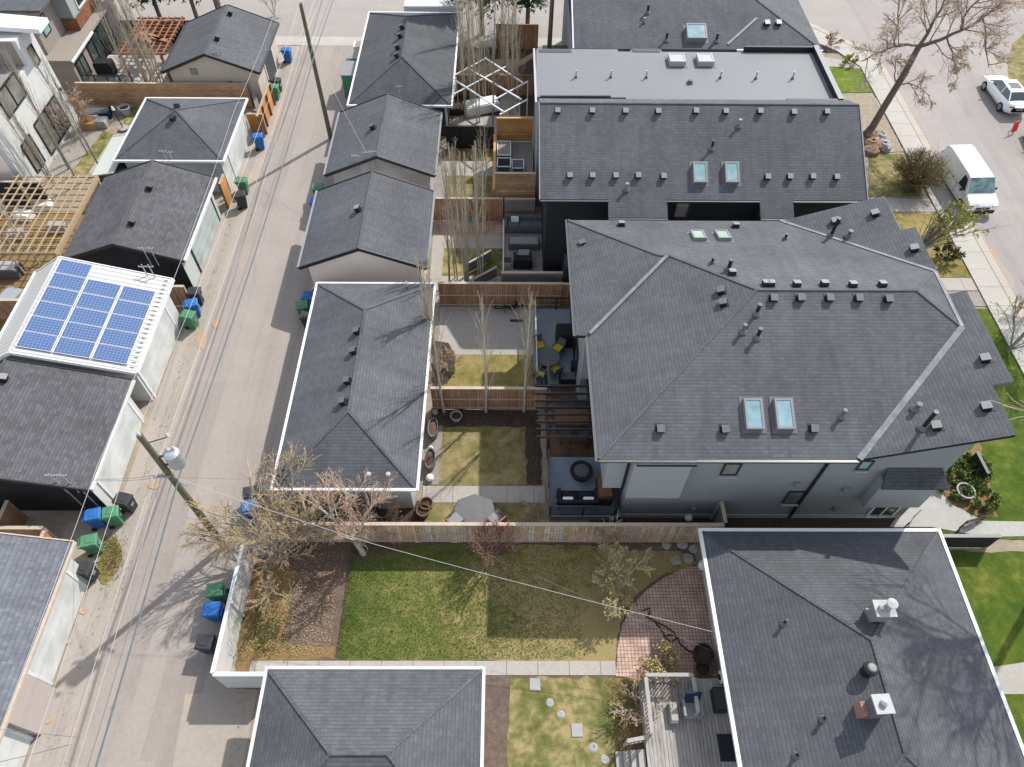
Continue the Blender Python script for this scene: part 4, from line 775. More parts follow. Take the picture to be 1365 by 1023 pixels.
wire('leftmost of the thin wires running down the lane from the near pole',[(-13.5,-17,6.9),(px-.5,py-.15,6.92),(-13.0,44.4,7.6),(-13,76,7.6)],.013,'wire_light',.5)
wire('middle of the thin wires running down the lane from the near pole',[(-13.3,-17,6.9),(px-.3,py-.15,6.92),(-12.85,44.4,7.6),(-12.8,76,7.6)],.012,'wire_dark',.55)
wire('rightmost of the thin wires running down the lane from the near pole',[(-13.1,-17,6.9),(px-.15,py-.15,6.92),(-12.7,44.4,7.6),(-12.6,76,7.6)],.012,'wire_light',.6)
wire('highest wire, running between the tops of the utility poles',[(-12.9,-17,9.7),(px,py,9.7),(-12.62,44.4,9.6),(-12.5,76,9.6)],.011,'wire_light',.6)
wire('white service cable crossing the back lawn to the bungalow eave',[(px,py,6.6),tuple(at(500,726,4.6)),(8.1,8.7,2.95)],.0125,'wire_light',.12,8)
wire('short cable sagging below the white one near the bungalow wall',[(1.2,10.7,3.6),(8.6,8.0,2.2)],.008,'wire_dark',.1,8)
wire('upper service wire from the near pole to the grey garage',[(px-.3,py,6.7),(-19.1,15.1,3.6)],.014,'wire_dark',.3); wire('lower service wire from the near pole to the grey garage',[(px-.3,py,6.5),(-19.6,15.1,3.6)],.012,'wire_dark',.35)
wire('service wire from the near pole over the budding tree to the long garage',[(px,py,6.5),(-6.0,15.3,3.7)],.010,'wire_dark',.35)
wire('service wire from the far pole to the grey sided garage',[(-12.6,44.4,7.2),(-8.6,37.1,4.2)],.010,'wire_light',.3); wire('service wire from the far pole to the beige garage',[(-12.6,44.4,7.2),(-20.4,48.9,4.2)],.010,'wire_light',.4)
wire('wire over the pale mottled roof in the bottom left corner',[(-13.5,4.2,6.3),(-22,3.2,3.6)],.013,'wire_dark',.3); wire('second wire over the pale mottled roof in the bottom left corner',[(-13.3,4.4,6.3),(-22,5.6,3.5)],.011,'wire_dark',.25); wire('lane crossing wire near the bottom left edge',[(-12.6,2.2,6.0),(-22,2.2,3.4)],.011,'wire_dark',.2)
wire('white wire hanging beside the left garages, parallel to the lane',[(-17.0,-10,5.0),(-17.15,15,4.6),(-17.0,40,5.0),(-17,60,5.2)],.014,'wire_light',.35)
# ---------------------------------------------------------------- vehicles
def wheels(R,xs,ys,r,w=.2):
    for s in (-1,1):
        for y in ys:
            b=MB(); b.tube([(s*(xs-w),y,r),(s*xs,y,r)],r,18); wq_=b.build('wheel','tyre',R); b=MB(); b.tube([(s*(xs-.02),y,r),(s*(xs+.012),y,r)],r*.66,14,cap=True); b.build('rim','rim',wq_)
def loft(b,st,m=0):
    """st: (y, [(x,z) half section from bottom centre outwards to the top centre])"""
    rows=[]
    for y,sec in st:
        full=[(x,z) for x,z in sec]+[(-x,z) for x,z in reversed(sec)]; rows.append([(x,y,z) for x,z in full])
    k=len(rows[0]); o=[p for r in rows for p in r]; fs=[]
    for i in range(len(rows)-1):
        for j in range(k): fs.append((i*k+j,i*k+(j+1)%k,(i+1)*k+(j+1)%k,(i+1)*k+j))
    fs.append(tuple(range(k))); fs.append(tuple((len(rows)-1)*k+j for j in reversed(range(k)))); return b.add(o,fs,m)
def car(label,paint,loc,rz,name='car'):
    R=thing(name,label,'car'); b=MB(); st=[]
    for y,w,zt,zb in ((-2.32,.62,.78,.42),(-2.27,.78,.95,.32),(-2.0,.86,1.02,.24),(-1.35,.90,.98,.2),(-.4,.91,.94,.2),(.7,.91,.93,.2),(1.3,.89,.90,.2),(1.9,.84,.80,.24),(2.2,.74,.70,.3),(2.32,.55,.60,.38)):
        st.append((y,[(w*.6,zb),(w*.96,zb+.08),(w,zb+.3),(w*.97,zt-.1),(w*.88,zt),(w*.4,zt+.025)]))
    loft(b,st); b.build('body',paint,R,smooth=True)
    lo=[(-.76,-1.85,.97),(.76,-1.85,.97),(.80,-.6,.96),(.78,1.25,.92),(-.78,1.25,.92),(-.80,-.6,.96)]; hi=[(-.56,-1.2,1.40),(.56,-1.2,1.40),(.6,-.5,1.45),(.56,.35,1.43),(-.56,.35,1.43),(-.6,-.5,1.45)]
    b=MB(); b.add(lo+hi,[(i,(i+1)%6,(i+1)%6+6,i+6) for i in range(6)]); b.build('windows','car_glass',R)
    b=MB(); b.add([(x,y,z) for x,y,z in hi]+[(x*.9,y*.92,z+.035) for x,y,z in hi],[(6,7,8,9,10,11)]+[(i,(i+1)%6,(i+1)%6+6,i+6) for i in range(6)])
    for i in range(6): b.bar(lo[i],hi[i],.07,.05)
    b.build('roof',paint,R)
    b=MB(); b.obox((0,-.45,1.487),(.8,.75,.01)); b.build('sunroof','car_glass',R)
    for s in (-1,1):
        b=MB(); b.obox((.95*s,.75,1.0),(.2,.1,.13)); b.build('mirror',paint,R,bevel=.02); b=MB(); b.obox((.66*s,2.16,.62),(.3,.12,.11),-s*.35); b.build('headlight','headlight',R)
        b=MB(); b.obox((.62*s,-2.29,.85),(.36,.05,.1),s*.15); b.build('tail_light','red_light',R)
    b=MB(); b.obox((0,-2.335,.66),(.5,.02,.12)); b.build('number_plate','vent_light',R)
    wheels(R,.92,(-1.4,1.4),.33); R.location=Vector(loc); R.rotation_euler=(0,0,rz); return R
car('white car parked on the far side of the street, seen from behind','paint_white',(37.55,49.75,.02),.02)
car('dark car at the right edge of the photo, only its corner showing','paint_dark',(38.05,43.2,.02),0.0)
R=thing('van','white cargo van parked at the kerb, nose towards the camera','van'); b=MB()
prof=[(-2.52,.42),(-2.6,1.0),(-2.52,1.8),(-2.42,1.93),(-2.0,1.99),(.7,1.97),(1.0,1.92),(1.75,1.18),(2.35,1.0),(2.55,.82),(2.58,.45),(2.5,.28),(-2.4,.28)]
wd=lambda z: .97 if z<1.1 else .97-.2*(z-1.1)/.9
for s in (1,): pass
L_=[(-wd(z),y,z) for y,z in prof]; Rr=[(wd(z),y,z) for y,z in prof]; k=len(prof)
b.add(L_+Rr,[tuple(range(k)),tuple(range(2*k-1,k-1,-1))]+[(i,i+k,(i+1)%k+k,(i+1)%k) for i in range(k)]); b.build('body','paint_white',R,bevel=.05)
b=MB(); b.add([(-.78,1.03,1.925),(.78,1.03,1.925),(.88,1.72,1.235),(-.88,1.72,1.235)],[(0,1,2,3)]); b.v=[p+Vector((0,.012,.012)) for p in b.v]; b.build('windscreen','windscreen',R)
for s in (-1,1):
    b=MB(); b.add([(s*.995,.55,1.15),(s*.985,1.45,1.2),(s*.86,.95,1.78),(s*.86,.55,1.8)],[(0,1,2,3)]); b.v=[p+Vector((s*.01,0,0)) for p in b.v]; b.build('side_window','car_glass',R)
    b=MB(); b.obox((s*1.12,1.25,1.2),(.22,.1,.2)); b.build('mirror','black_paint',R,bevel=.02); b=MB(); b.obox((s*.76,2.5,.82),(.32,.12,.16),-s*.2); b.build('headlight','headlight',R); b=MB(); b.obox((s*.985,-.25,1.05),(.03,.16,.05)); b.build('handle','black_paint',R)
    b=MB(); b.obox((s*.86,-2.585,1.2),(.1,.04,.4)); b.build('tail_light','red_light',R)
b=MB(); b.obox((0,2.57,.42),(1.7,.12,.26)); b.obox((0,2.575,.68),(.9,.06,.16)); b.build('bumper','black_paint',R,bevel=.02); wheels(R,.985,(-1.55,1.65),.34)
for s in (-1,1):
    for y in (.42,-.95): MB().box(s*.985-.004,s*.985+.004,y-.012,y+.012,.35,1.15).build('door_gap','black_paint',R)
    MB().box(s*.985-.004,s*.985+.004,-2.4,.4,1.02,1.045).build('slide_rail','vent_grey',R)
MB().obox((.35,1.42,1.58),(.5,.02,.02),.1,rx=-.78).build('wiper','black_paint',R)
R.location=(30.45,38.95,.02); R.rotation_euler=(0,0,math.pi+.04)
R=thing('trailer','white box trailer parked behind the farthest garage, at the top edge','trailer',(-5.6,60.2,0)); b=MB(); b.box(-8.4,-4.2,58.3,60.6,1.3,2.6,0); b.build('body','white_paint',R,bevel=.08); b=MB(); b.box(-8.3,-4.3,58.35,60.5,.55,1.3); b.build('lower_panel','dark_metal',R)
for x in (-6.4,-5.4): 
    b=MB(); b.tube([(x,58.3,.35),(x,58.5,.35)],.35,14); b.build('wheel','tyre',R)
p=at(1348,178,0); R=thing('street_sign','small red board standing on the road between the white car and the dark car','sign',p); b=MB(); b.obox((p.x,p.y,.55),(.5,.05,.75),.4,rx=-.25); b.build('board','red_sign',R)
for s in (-1,1): MB().bar((p.x+.2*s,p.y+.1,0),(p.x+.05*s,p.y,.5),.04,.04).build('leg','dark_metal',R)
# ---------------------------------------------------------------- terraces, decks and their furniture
def deck(label,x0,x1,y0,y1,z,mat,skirt='wood_dark',name='deck'):
    R=thing(name,label,'deck',((x0+x1)/2,(y0+y1)/2,0)); MB().box(x0,x1,y0,y1,z-.05,z).build('boards',mat,R); MB().box(x0+.06,x1-.06,y0+.06,y1-.06,.02,z-.051).build('frame',skirt,R); return R
def railing(label,pts,z,h,mat='black_paint',glass=None,step=1.2,bal=0,capw=.06,name='railing'):
    P=[Vector((*p,z)) for p in pts]; R=thing(name,label,'railing',P[0]); up=Vector((0,0,1))
    for i in range(len(P)-1):
        a,c=P[i],P[i+1]; L=(c-a).length; k=max(1,round(L/step))
        for j in range(k+1 if i==len(P)-2 else k): q=a.lerp(c,j/k); b=MB(); b.bar(q,q+up*h,.07,.07); b.build('post',mat,R)
        MB().bar(a+up*h,c+up*h,capw,.05).build('top_rail',mat,R); MB().bar(a+up*.12,c+up*.12,.04,.04).build('bottom_rail',mat,R)
        if glass: b=MB(); d=(c-a).normalized(); b.ext([a+up*.16,c+up*.16,c+up*(h-.05),a+up*(h-.05)],Vector((d.y,-d.x,0))*.012); b.build('glass_panel',glass,R)
        if bal:
            n=int(L/bal)
            for j in range(1,n): q=a.lerp(c,j/n); MB().bar(q+up*.12,q+up*h,.04,.04).build('baluster',mat,R)
    return R
deck('grey-blue terrace with the round table and yellow chairs',1.45,5.28,22.35,27.7,.6,'deck_blue','stucco_grey'); railing('black metal railing along the top of the grey-blue terrace',[(1.55,27.6),(5.2,27.6)],.6,.95); railing('glass railing on the left side of the terrace with yellow chairs',[(1.55,22.5),(1.55,27.5)],.6,.9,'grey_metal','deck_glass')
deck('sunken brown wooden deck under the dark pergola',1.95,5.28,17.95,22.34,.35,'deck_brown'); deck('small blue-grey deck with the dark sofa, lower one beside the big house',1.95,5.28,14.75,17.94,.55,'deck_blue','stucco_grey')
railing('glass railing around the deck with the dark sofa',[(2.0,17.8),(2.0,14.8),(5.0,14.8),(5.0,15.0)],.55,.95,'dark_metal','deck_glass')
R=thing('pergola','dark steel pergola with thin slats over the sunken deck','pergola',(2.8,20.3,0))
for v in (515,525,534.5,543.3,552.7,562.6,572.6,582.6):
    q=at(720,v,2.75); b=MB(); b.bar((1.35,q.y,2.75),(4.15,q.y,2.75),.05,.14); b.build('slat','dark_metal',R)
for x in (2.05,3.95):
    b=MB(); b.bar((x,18.4,2.6),(x,22.4,2.6),.12,.16); b.build('beam','dark_metal',R)
    for y in (18.6,22.2): b=MB(); b.bar((x,y,.3),(x,y,2.55),.12,.12); b.build('post','dark_metal',R)
c=at(730,476,1.3); R=thing('patio_table','round grey patio table between yellow chairs','table',(c.x,c.y,.6)); b=MB(); b.lathe([(.62,0),(.64,.02),(.64,.045),(.0001,.05)],(c.x,c.y,1.29),22); b.build('table_top','fabric_grey',R); b=MB(); b.lathe([(.32,0),(.3,.04),(.05,.08),(.04,.7)],(c.x,c.y,.6),12); b.build('leg','dark_metal',R)
def make_chair(cush,fr):
    R=thing('patio_chair','chair','chair'); b=MB(); b.obox((0,0,.42),(.52,.52,.04)); b.build('seat',fr,R)
    b=MB(); b.obox((0,-.02,.48),(.48,.46,.09)); b.build('cushion',cush,R,bevel=.02); b=MB(); b.obox((0,.28,.72),(.5,.05,.5),0,rx=-.2); b.build('backrest',fr,R)
    for x in (-.24,.24):
        for y in (-.22,.22): b=MB(); b.bar((x,y,0),(x,y,.42),.04,.04); b.build('leg','dark_metal',R)
        b=MB(); b.bar((x*1.08,-.24,.62),(x*1.08,.26,.62),.05,.04); b.build('armrest','dark_metal',R)
    return Proto(R)
CH=make_chair('yellow_cushion','fabric_grey')
for u,v,lab in ((719,461,'yellow cushioned chair at the upper left of the round table'),(744,465,'yellow cushioned chair at the upper right of the round table'),(741,494,'yellow cushioned chair below the round table, tucked in'),(719,502,'yellow cushioned chair at the lower left by the pergola')):
    p=at(u,v,1.0); d=Vector((c.x-p.x,c.y-p.y)); CH.put((p.x,p.y,.6),math.atan2(-d.x,d.y)+math.pi,lab,'yellow chairs around the round table')
def soft(label,cat,name,c,size,mat,rz=0,top=None):
    R=thing(name,label,cat,c); b=MB(); b.obox((c[0],c[1],c[2]+size[2]/2),size,rz); b.build('body',mat,R,bevel=min(size)*.12)
    if top: b=MB(); b.obox((c[0],c[1],c[2]+size[2]+.02),(size[0]*.9,size[1]*.85,.05),rz); b.build('top',top,R,bevel=.015)
    return R
p=at(756,440,1.5); soft('black covered barbecue on the terrace, beside the house wall','barbecue','covered_barbecue',(p.x+.15,p.y-.1,.6),(1.5,.95,1.05),'cover_black',0,'cover_black')
p=at(766,486,1.0); soft('dark stool by the wall of the terrace','stool','stool',(p.x,p.y,.6),(.4,.4,.5),'wood_dark',0,'fabric_dark'); p=at(762,502,1.0); soft('pale blue cushioned bench at the edge of the terrace','bench','bench',(p.x,p.y,.6),(1.3,.5,.42),'fabric_dark',0,'fabric_grey')
p=at(775,628,.9); R=thing('fire_table','round dark fire table on the small blue-grey deck','table',(p.x,p.y,.55)); b=MB(); b.lathe([(.42,0),(.48,.3),(.55,.38),(.55,.42),(.40,.43),(.38,.40),(.0001,.40)],(p.x,p.y,.55),20); b.build('bowl','fabric_dark',R); b=MB(); b.lathe([(.36,.0),(.0001,.03)],(p.x,p.y,.955),16); b.build('lid','fabric_grey',R)
def sofa(label,c,w,d,rz,mat,pil=0,name='sofa',pm='fabric_white'):
    R=thing(name,label,'sofa',c); X=Matrix.Translation(Vector(c))@Matrix.Rotation(rz,4,'Z')
    def o(nm,cc,s,m,par=R,rx=0): b=MB(); q=X@Vector(cc); b.obox(q,s,rz,rx=rx); return b.build(nm,m,par,bevel=.03)
    o('base',(0,0,.2),(w,d,.4),mat); o('backrest',(0,d/2-.1,.52),(w,.2,.5),mat)
    for s in (-1,1): o('armrest',(s*(w/2-.09),0,.42),(.18,d,.4),mat)
    n=max(1,round(w/.8))
    for i in range(n): o('seat_cushion',(-w/2+.2+(w-.4)*(i+.5)/n,-.06,.44),((w-.4)/n-.03,d-.3,.1),mat)
    for i in range(pil): o('pillow',(-w/4+w/2*i/max(1,pil-1),d/2-.28,.62),(.48,.16,.34),pm,rx=-.3)
    return R
p=at(770,664,1.0); sofa('dark sofa with two white pillows on the small blue-grey deck',(p.x,p.y,.55),1.9,.85,math.pi,'fabric_dark',2)
p=at(806,650,1.2); soft('brown wooden cabinet beside the dark sofa','cabinet','cabinet',(p.x,p.y,.55),(.7,1.3,.8),'wood_dark',0,'wood_brown')
R=thing('dining_table','long brown dining table under the dark pergola','table',(3.2,19.9,.35)); MB().box(2.4,4.5,19.5,20.4,1.05,1.1).build('table_top','wood_brown',R)
for x in (2.5,4.4):
    for y in (19.6,20.3): MB().box(x-.04,x+.04,y-.04,y+.04,.35,1.05).build('leg','wood_dark',R)
DC=make_chair('wicker','wicker')
for x,y,a,l in ((2.9,20.9,0,'left wicker chair on the far side of the pergola table'),(3.8,20.9,0,'right wicker chair on the far side of the pergola table'),(2.9,19.0,math.pi,'left wicker chair on the near side of the pergola table'),(3.8,19.0,math.pi,'right wicker chair on the near side of the pergola table')): DC.put((x,y,.35),a,l,'wicker chairs under the pergola')
# bicycles on the grey patio
def bike(label,c,rz,lie=.9):
    R=thing('bicycle',label,'bicycle'); 
    for y in (-.52,.52):
        b=MB(); b.tube([(0,y+.33*math.cos(t*math.pi/9),.33+.33*math.sin(t*math.pi/9)) for t in range(19)],.04,5,cap=False); b.build('wheel','tyre',R)
    b=MB()
    for a,d in (((0,-.52,.33),(0,-.15,.75)),((0,-.15,.75),(0,.35,.78)),((0,.35,.78),(0,-.02,.3)),((0,-.02,.3),(0,-.15,.85)),((0,-.52,.33),(0,-.02,.3)),((0,.35,.85),(0,.52,.33))): b.bar(a,d,.05,.05)
    b.build('frame','dark_metal',R); b=MB(); b.bar((-.28,.32,.95),(.28,.32,.95),.03,.03); b.build('handlebar','black_paint',R); b=MB(); b.obox((0,-.17,.9),(.14,.26,.06)); b.build('saddle','black_paint',R)
    R.location=Vector(c); R.rotation_euler=(0,lie,rz)
p=at(668,409); bike('dark bicycle leaning among the heap on the grey patio, middle one',(p.x,p.y,.06),1.2,.6)
p=at(657,404); bike('dark bicycle leaning among the heap on the grey patio, left one',(p.x,p.y,.06),1.4); p=at(677,407); bike('dark bicycle leaning among the heap on the grey patio, right one',(p.x,p.y,.06),1.75,-1.0)
p=at(690,429); R=thing('scooter','small dark kick scooter lying near the bicycles','scooter',p); b=MB(); b.bar((p.x-.35,p.y,.1),(p.x+.3,p.y,.1),.12,.04); b.bar((p.x+.3,p.y,.1),(p.x+.5,p.y+.1,.7),.03,.03); b.build('frame','dark_metal',R); b=MB(); b.tube([(p.x-.35,p.y-.02,.09),(p.x-.35,p.y+.02,.09)],.09,8); b.build('wheel','tyre',R)
# stock tanks, pots and small things beside the long garage
for u,v,rz,lab in ((577,570,0,'oval galvanised planter tank with red soil, upper one beside the long garage'),(573,611,0,'oval galvanised planter tank with dark soil, lower one beside the long garage')):
    p=at(u,v,.5); R=thing('planter_tank',lab,'planter',(p.x,p.y,0)); b=MB(); b.lathe([(.22,0),(.24,.05),(.24,.52),(.26,.54),(.26,.57),(.22,.56),(.21,.44),(.0001,.45)],(p.x,p.y,0),20,0,1,2.3); b.build('tank','vent_grey',R,smooth=False); b=MB(); b.lathe([(.205,0),(.0001,.05)],(p.x,p.y,.452),20,0,1,2.3); b.build('soil','red_soil',R)
for u,v,r,m,lab in ((580,549,.16,'stone_grey','small stone ball by the upper tank'),(574,597,.14,'globe_white','pale stone ball between the two planter tanks'),(573,637,.2,'globe_white','pale stone ball at the end of the path'),(938,754,.26,'globe_white','white lamp globe at the upper corner of the bungalow'),(918,690,.2,'globe_white','white ball lamp in the dark gap by the big house')):
    p=at(u,v,.2); o=MB().blob((p.x,p.y,r*.9),r,0,.03,1,14,8).build('ball',m,loc=(p.x,p.y,0),smooth=True); tag(o,lab,'ball')
def pot(label,c,r,h,mat,plant=None,name='pot'):
    R=thing(name,label,'pot',c); b=MB(); b.lathe([(r*.72,0),(r*.95,h*.85),(r*1.05,h*.88),(r*1.05,h),(r*.88,h),(r*.85,h*.75),(.0001,h*.76)],c,16); b.build('vessel',mat,R); b=MB(); b.lathe([(r*.85,0),(.0001,.03)],(c[0],c[1],c[2]+h*.765),14); b.build('soil','mulch',R); return R
for u,v,r,h,m,lab in ((608,554,.3,.35,'stone_grey','round grey pot below the red-brown fence'),(568,671,.32,.5,'wood_brown','brown barrel planter at the corner of the path, upper one'),(564,680,.32,.5,'wood_brown','brown barrel planter at the corner of the path, lower one'),(1288,654,.42,.45,'stone_slab','round clay pot with bare soil in the front garden')): 
    p=at(u,v,h); pot(lab,(p.x,p.y,.015),r,h,m)
p=at(632,688,.3); R=thing('fire_pit_cover','grey octagonal cover over a fire pit, just above the weathered fence','cover',(p.x,p.y,0)); b=MB(); b.lathe([(1.1,0),(1.12,.36),(1.04,.41),(.0001,.45)],(p.x,p.y,0),8); b.build('cover','vent_grey',R)
AD=make_chair('vent_light','wood_red')
for u,v,a,lab in ((607,696,2.4,'wooden garden chair with pale cushion, left of the octagonal cover'),(661,694,-2.4,'wooden garden chair with pale cushion, right of the octagonal cover')): p=at(u,v,.5); AD.put((p.x,p.y,.02),a,lab,'garden chairs by the octagonal cover',1.25)
# deck with cedar screens, and the one below it
z=1.6
R=deck('raised grey deck between the two cedar screens',-.75,1.65,36.3,41.9,z,'deck_taupe','fence_cedar_old')
fence('tall honey-coloured cedar screen above the raised deck',(-.75,41.95),(1.65,41.95),1.75,'fence_cedar',post='wood_cedar',cap='wood_cedar',z=z,rails=False,name='privacy_screen',step=1.2)
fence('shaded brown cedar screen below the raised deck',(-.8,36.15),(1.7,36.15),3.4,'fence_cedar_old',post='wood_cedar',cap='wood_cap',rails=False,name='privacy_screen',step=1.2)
fence('low cedar rail along the left side of the raised deck',(-.85,36.2),(-.85,41.9),.55,'fence_cedar',post='wood_cedar',cap='wood_cedar',z=z,rails=False,name='privacy_screen',face=-1)
def frame_box(name,label,c,s,fm,top):
    R=thing(name,label,'bench',c); b=MB(); x,y,w,d,h=c[0],c[1],s[0]/2,s[1]/2,s[2]; e=.05
    for a,q in (((x-w,y-d),(x+w,y-d)),((x+w,y-d),(x+w,y+d)),((x+w,y+d),(x-w,y+d)),((x-w,y+d),(x-w,y-d))): b.bar((*a,c[2]+h),(*q,c[2]+h),e,e)
    for a in ((x-w,y-d),(x+w,y-d),(x+w,y+d),(x-w,y+d)): b.bar((*a,c[2]),(*a,c[2]+h),e,e)
    b.build('frame','white_paint',R); b=MB(); b.box(x-w+.05,x+w-.05,y-d+.05,y+d-.05,c[2]+h-.12,c[2]+h-.02); b.build('seat',top,R)
frame_box('lounge_bench','white framed lounge bench on the raised deck, upper one',(-.25,40.5,z),(.85,1.5,.5),'white_paint','deck_taupe'); frame_box('lounge_bench','white framed bench with dark cushion on the raised deck, lower one',(-.25,39.0,z),(.85,.9,.5),'white_paint','fabric_dark'); frame_box('lounge_bench','white framed low table beside the dark cushion',(.65,39.05,z),(.75,.9,.35),'white_paint','fabric_grey')
deck('grey wooden deck with grey sofas, below the shaded cedar screen',-.2,3.0,29.4,35.6,.5,'deck_taupe')
fence('weathered horizontal board screen below the deck with grey sofas',(-.35,29.2),(3.3,29.2),1.9,'fence_grey',post='wood_grey',rails=False,name='privacy_screen',step=1.2)
fence('grey board screen above the deck with grey sofas',(-.2,35.6),(1.7,35.6),1.9,'fence_grey',post='wood_grey',rails=False,name='privacy_screen',step=.9)
p=at(703,284,1.1); sofa('grey corner sofa with a white pillow, top of the shaded deck',(1.1,34.5,.5),2.6,.9,0,'fabric_grey',1); sofa('grey armchair with a pale cushion facing the fire table',(.9,31.3,.5),1.1,.85,math.pi,'fabric_dark',0); 
soft('long low grey fire table in the middle of the shaded deck','table','fire_table',(1.0,32.9,.5),(1.9,.7,.45),'fabric_grey',0,'stucco_grey'); soft('pale square ottoman on the shaded deck','ottoman','ottoman',(1.0,31.9,.5),(.75,.6,.4),'fabric_grey',0,'vent_light'); soft('white round-edged planter at the left of the shaded deck','planter','planter_box',(-.0,31.2,.5),(.5,.5,.45),'vent_white',0,'mulch')
railing('white topped rail at the left of the shaded deck',[(-.25,29.5),(-.25,34.2)],.5,.95,'white_dirty',None,2.3)
soft('black storage shed roof beside the dark house wall','shed','shed',(3.9,29.5,0),(1.5,1.2,2.6),'stucco_black',0,'roof_black')
p=at(632,296); soft('teal plastic toy box on the paved patio','toy box','toy_box',(p.x,p.y,.02),(.7,.35,.35),'teal_plastic',0,'teal_plastic'); p=at(634,289); soft('red plastic toy slide lying on the paved patio','toy','toy_slide',(p.x,p.y,.02),(.8,.3,.3),'red_plastic',0,'red_plastic')
for i,(a,q) in enumerate((((622,352),(655,334)),((632,372),(662,356)))):
    p,r=at(*a,.9),at(*q,.9); R=thing('lean_to',('upper' if i==0 else 'lower')+' slanted weathered board rack by the poplars','rack',(p.x,p.y,0)); b=MB(); b.bar(p,r,.14,.05); b.build('top_board','wood_grey',R); b=MB(); b.ext([p-Vector((0,0,.05)),r-Vector((0,0,.05)),Vector((r.x,r.y,.1)),Vector((p.x,p.y,.1))],(0,.04,0)); b.build('side_boards','fence_grey',R)
# white diamond lattice over the far yard
R=thing('lattice_pergola','white diamond lattice frame on thin posts among the poplars','pergola',(-1,47,0)); zz=3.0
cv=lambda a,b_:at(560+a/6.2,b_/6.2,zz)
for a,b_,c_,d_ in ((535,490,285,625),(705,555,270,785),(890,675,620,825),(885,825,660,950),(535,490,850,695),(385,570,840,835),(290,675,690,935)):
    b=MB(); off=Vector((0,0,.0 if a>c_ else .09)); b.bar(cv(a,b_)+off,cv(c_,d_)+off,.09,.08); b.build('beam','white_paint',R)
for a,b_ in ((535,490),(890,680),(885,825),(300,640)): q=cv(a,b_); b=MB(); b.bar((q.x,q.y,0),(q.x,q.y,zz),.07,.07); b.build('post','white_dirty',R)
p=at(645,135,.8); soft('white covered sectional under the diamond lattice','sofa','covered_sofa',(p.x-.2,p.y,0),(2.6,1.1,.75),'fabric_white',.35,'fabric_white')
p=at(608,150); soft('dark planter stack by the far hipped garage','planter','planter_box',(p.x,p.y,0),(.8,1.0,.5),'wood_dark',0,'mulch')
z=2.2; deck('wooden deck of the farthest house with a barbecue',2.5,4.35,48.2,51.4,z,'deck_brown'); railing('clear glass railing behind the barbecue on the far deck',[(2.55,48.3),(2.55,51.3),(4.3,51.3)],z,1.0,'black_paint','deck_glass')
R=thing('barbecue','steel barbecue on the deck of the farthest house','barbecue',(3.5,50.3,z)); MB().box(3.1,3.9,50.0,50.6,z,z+.85).build('cabinet','dark_metal',R); b=MB(); b.ext([(3.1,50.0,z+.86),(3.1,50.6,z+.86),(3.1,50.55,z+1.15),(3.1,50.15,z+1.15)],(.8,0,0)); b.build('hood','grey_metal',R,bevel=.03); MB().box(2.8,4.2,50.05,50.5,z+.82,z+.85).build('side_shelf','grey_metal',R)
p=at(712,45,z+.5); soft('teal tub on the deck of the farthest house','tub','tub',(2.95,49.9,z),(.45,.4,.35),'teal_plastic',0,'teal_plastic')
# ---------------------------------------------------------------- bungalow deck, patio and garden bits
z=.75; R=deck('weathered grey wooden deck behind the bungalow',5.35,8.75,-2,7.55,z,'deck_grey','wood_grey')
railing('white-grey wooden railing along the top edge of the bungalow deck',[(5.45,7.45),(7.3,7.45)],z,.95,'wood_grey',None,1.8,.14,.14); railing('white-grey wooden railing on the left edge of the bungalow deck',[(5.45,7.35),(5.45,5.35)],z,.95,'wood_grey',None,2.0,.14,.14); railing('short wooden railing on the right of the bungalow deck chair',[(7.3,7.35),(7.3,6.1)],z,.95,'wood_grey',None,1.3,.14,.14); railing('slanted grey handrail at the top of the deck stairs',[(5.4,5.3),(4.55,5.15)],.45,.95,'wood_grey',None,.9,.0,.14)
R=thing('stairs','four weathered wooden steps down from the bungalow deck','stairs',(4.9,3.2,0))
for i in range(4): b=MB(); b.box(5.33-.27*(i+1),5.33-.27*i-.01,-2,5.0,.02,z-.15*(i+1)); b.build('step','wood_grey',R)
p=at(923,942,1.3); R=thing('deck_chair','blue-grey plastic garden chair on the bungalow deck','chair',(p.x,p.y,z)); b=MB(); b.obox((p.x,p.y-.1,z+.42),(.62,.6,.06)); b.build('seat','vent_light',R,bevel=.02); b=MB(); b.obox((p.x,p.y+.28,z+.78),(.62,.08,.75),0,rx=-.25); b.build('backrest','fabric_navy',R,bevel=.02)
for s in (-1,1):
    b=MB(); b.obox((p.x+.33*s,p.y-.05,z+.62),(.09,.6,.05)); b.build('armrest','vent_light',R)
    for y in (-.35,.2): b=MB(); b.bar((p.x+.3*s,p.y+y,z),(p.x+.3*s,p.y+y,z+.6),.06,.06); b.build('leg','vent_light',R)
p=at(898,950,1.0); soft('low grey wooden stool on the bungalow deck','stool','stool',(p.x,p.y,z),(.3,.75,.32),'wood_grey',0,'wood_grey')
q=at(970,996,z); o=MB().box(q.x-.35,q.x+.4,q.y-.5,q.y+.45,z+.004,z+.02).build('door_mat','fabric_dark',loc=(q.x,q.y,z)); tag(o,'dark door mat on the bungalow deck','mat')
p=at(957,935,.8); soft('dark storage box against the bungalow wall','storage box','storage_box',(p.x,p.y,0),(.5,.9,1.2),'black_paint',0,'dark_metal')
p=at(938,872,.6); pot('black round tub with soil on the brick patio',(p.x,p.y,.03),.42,.6,'black_paint'); p=at(936,893,.3); pot('brown clay pot on the brick patio by the wall',(p.x,p.y,.03),.33,.4,'wood_brown')
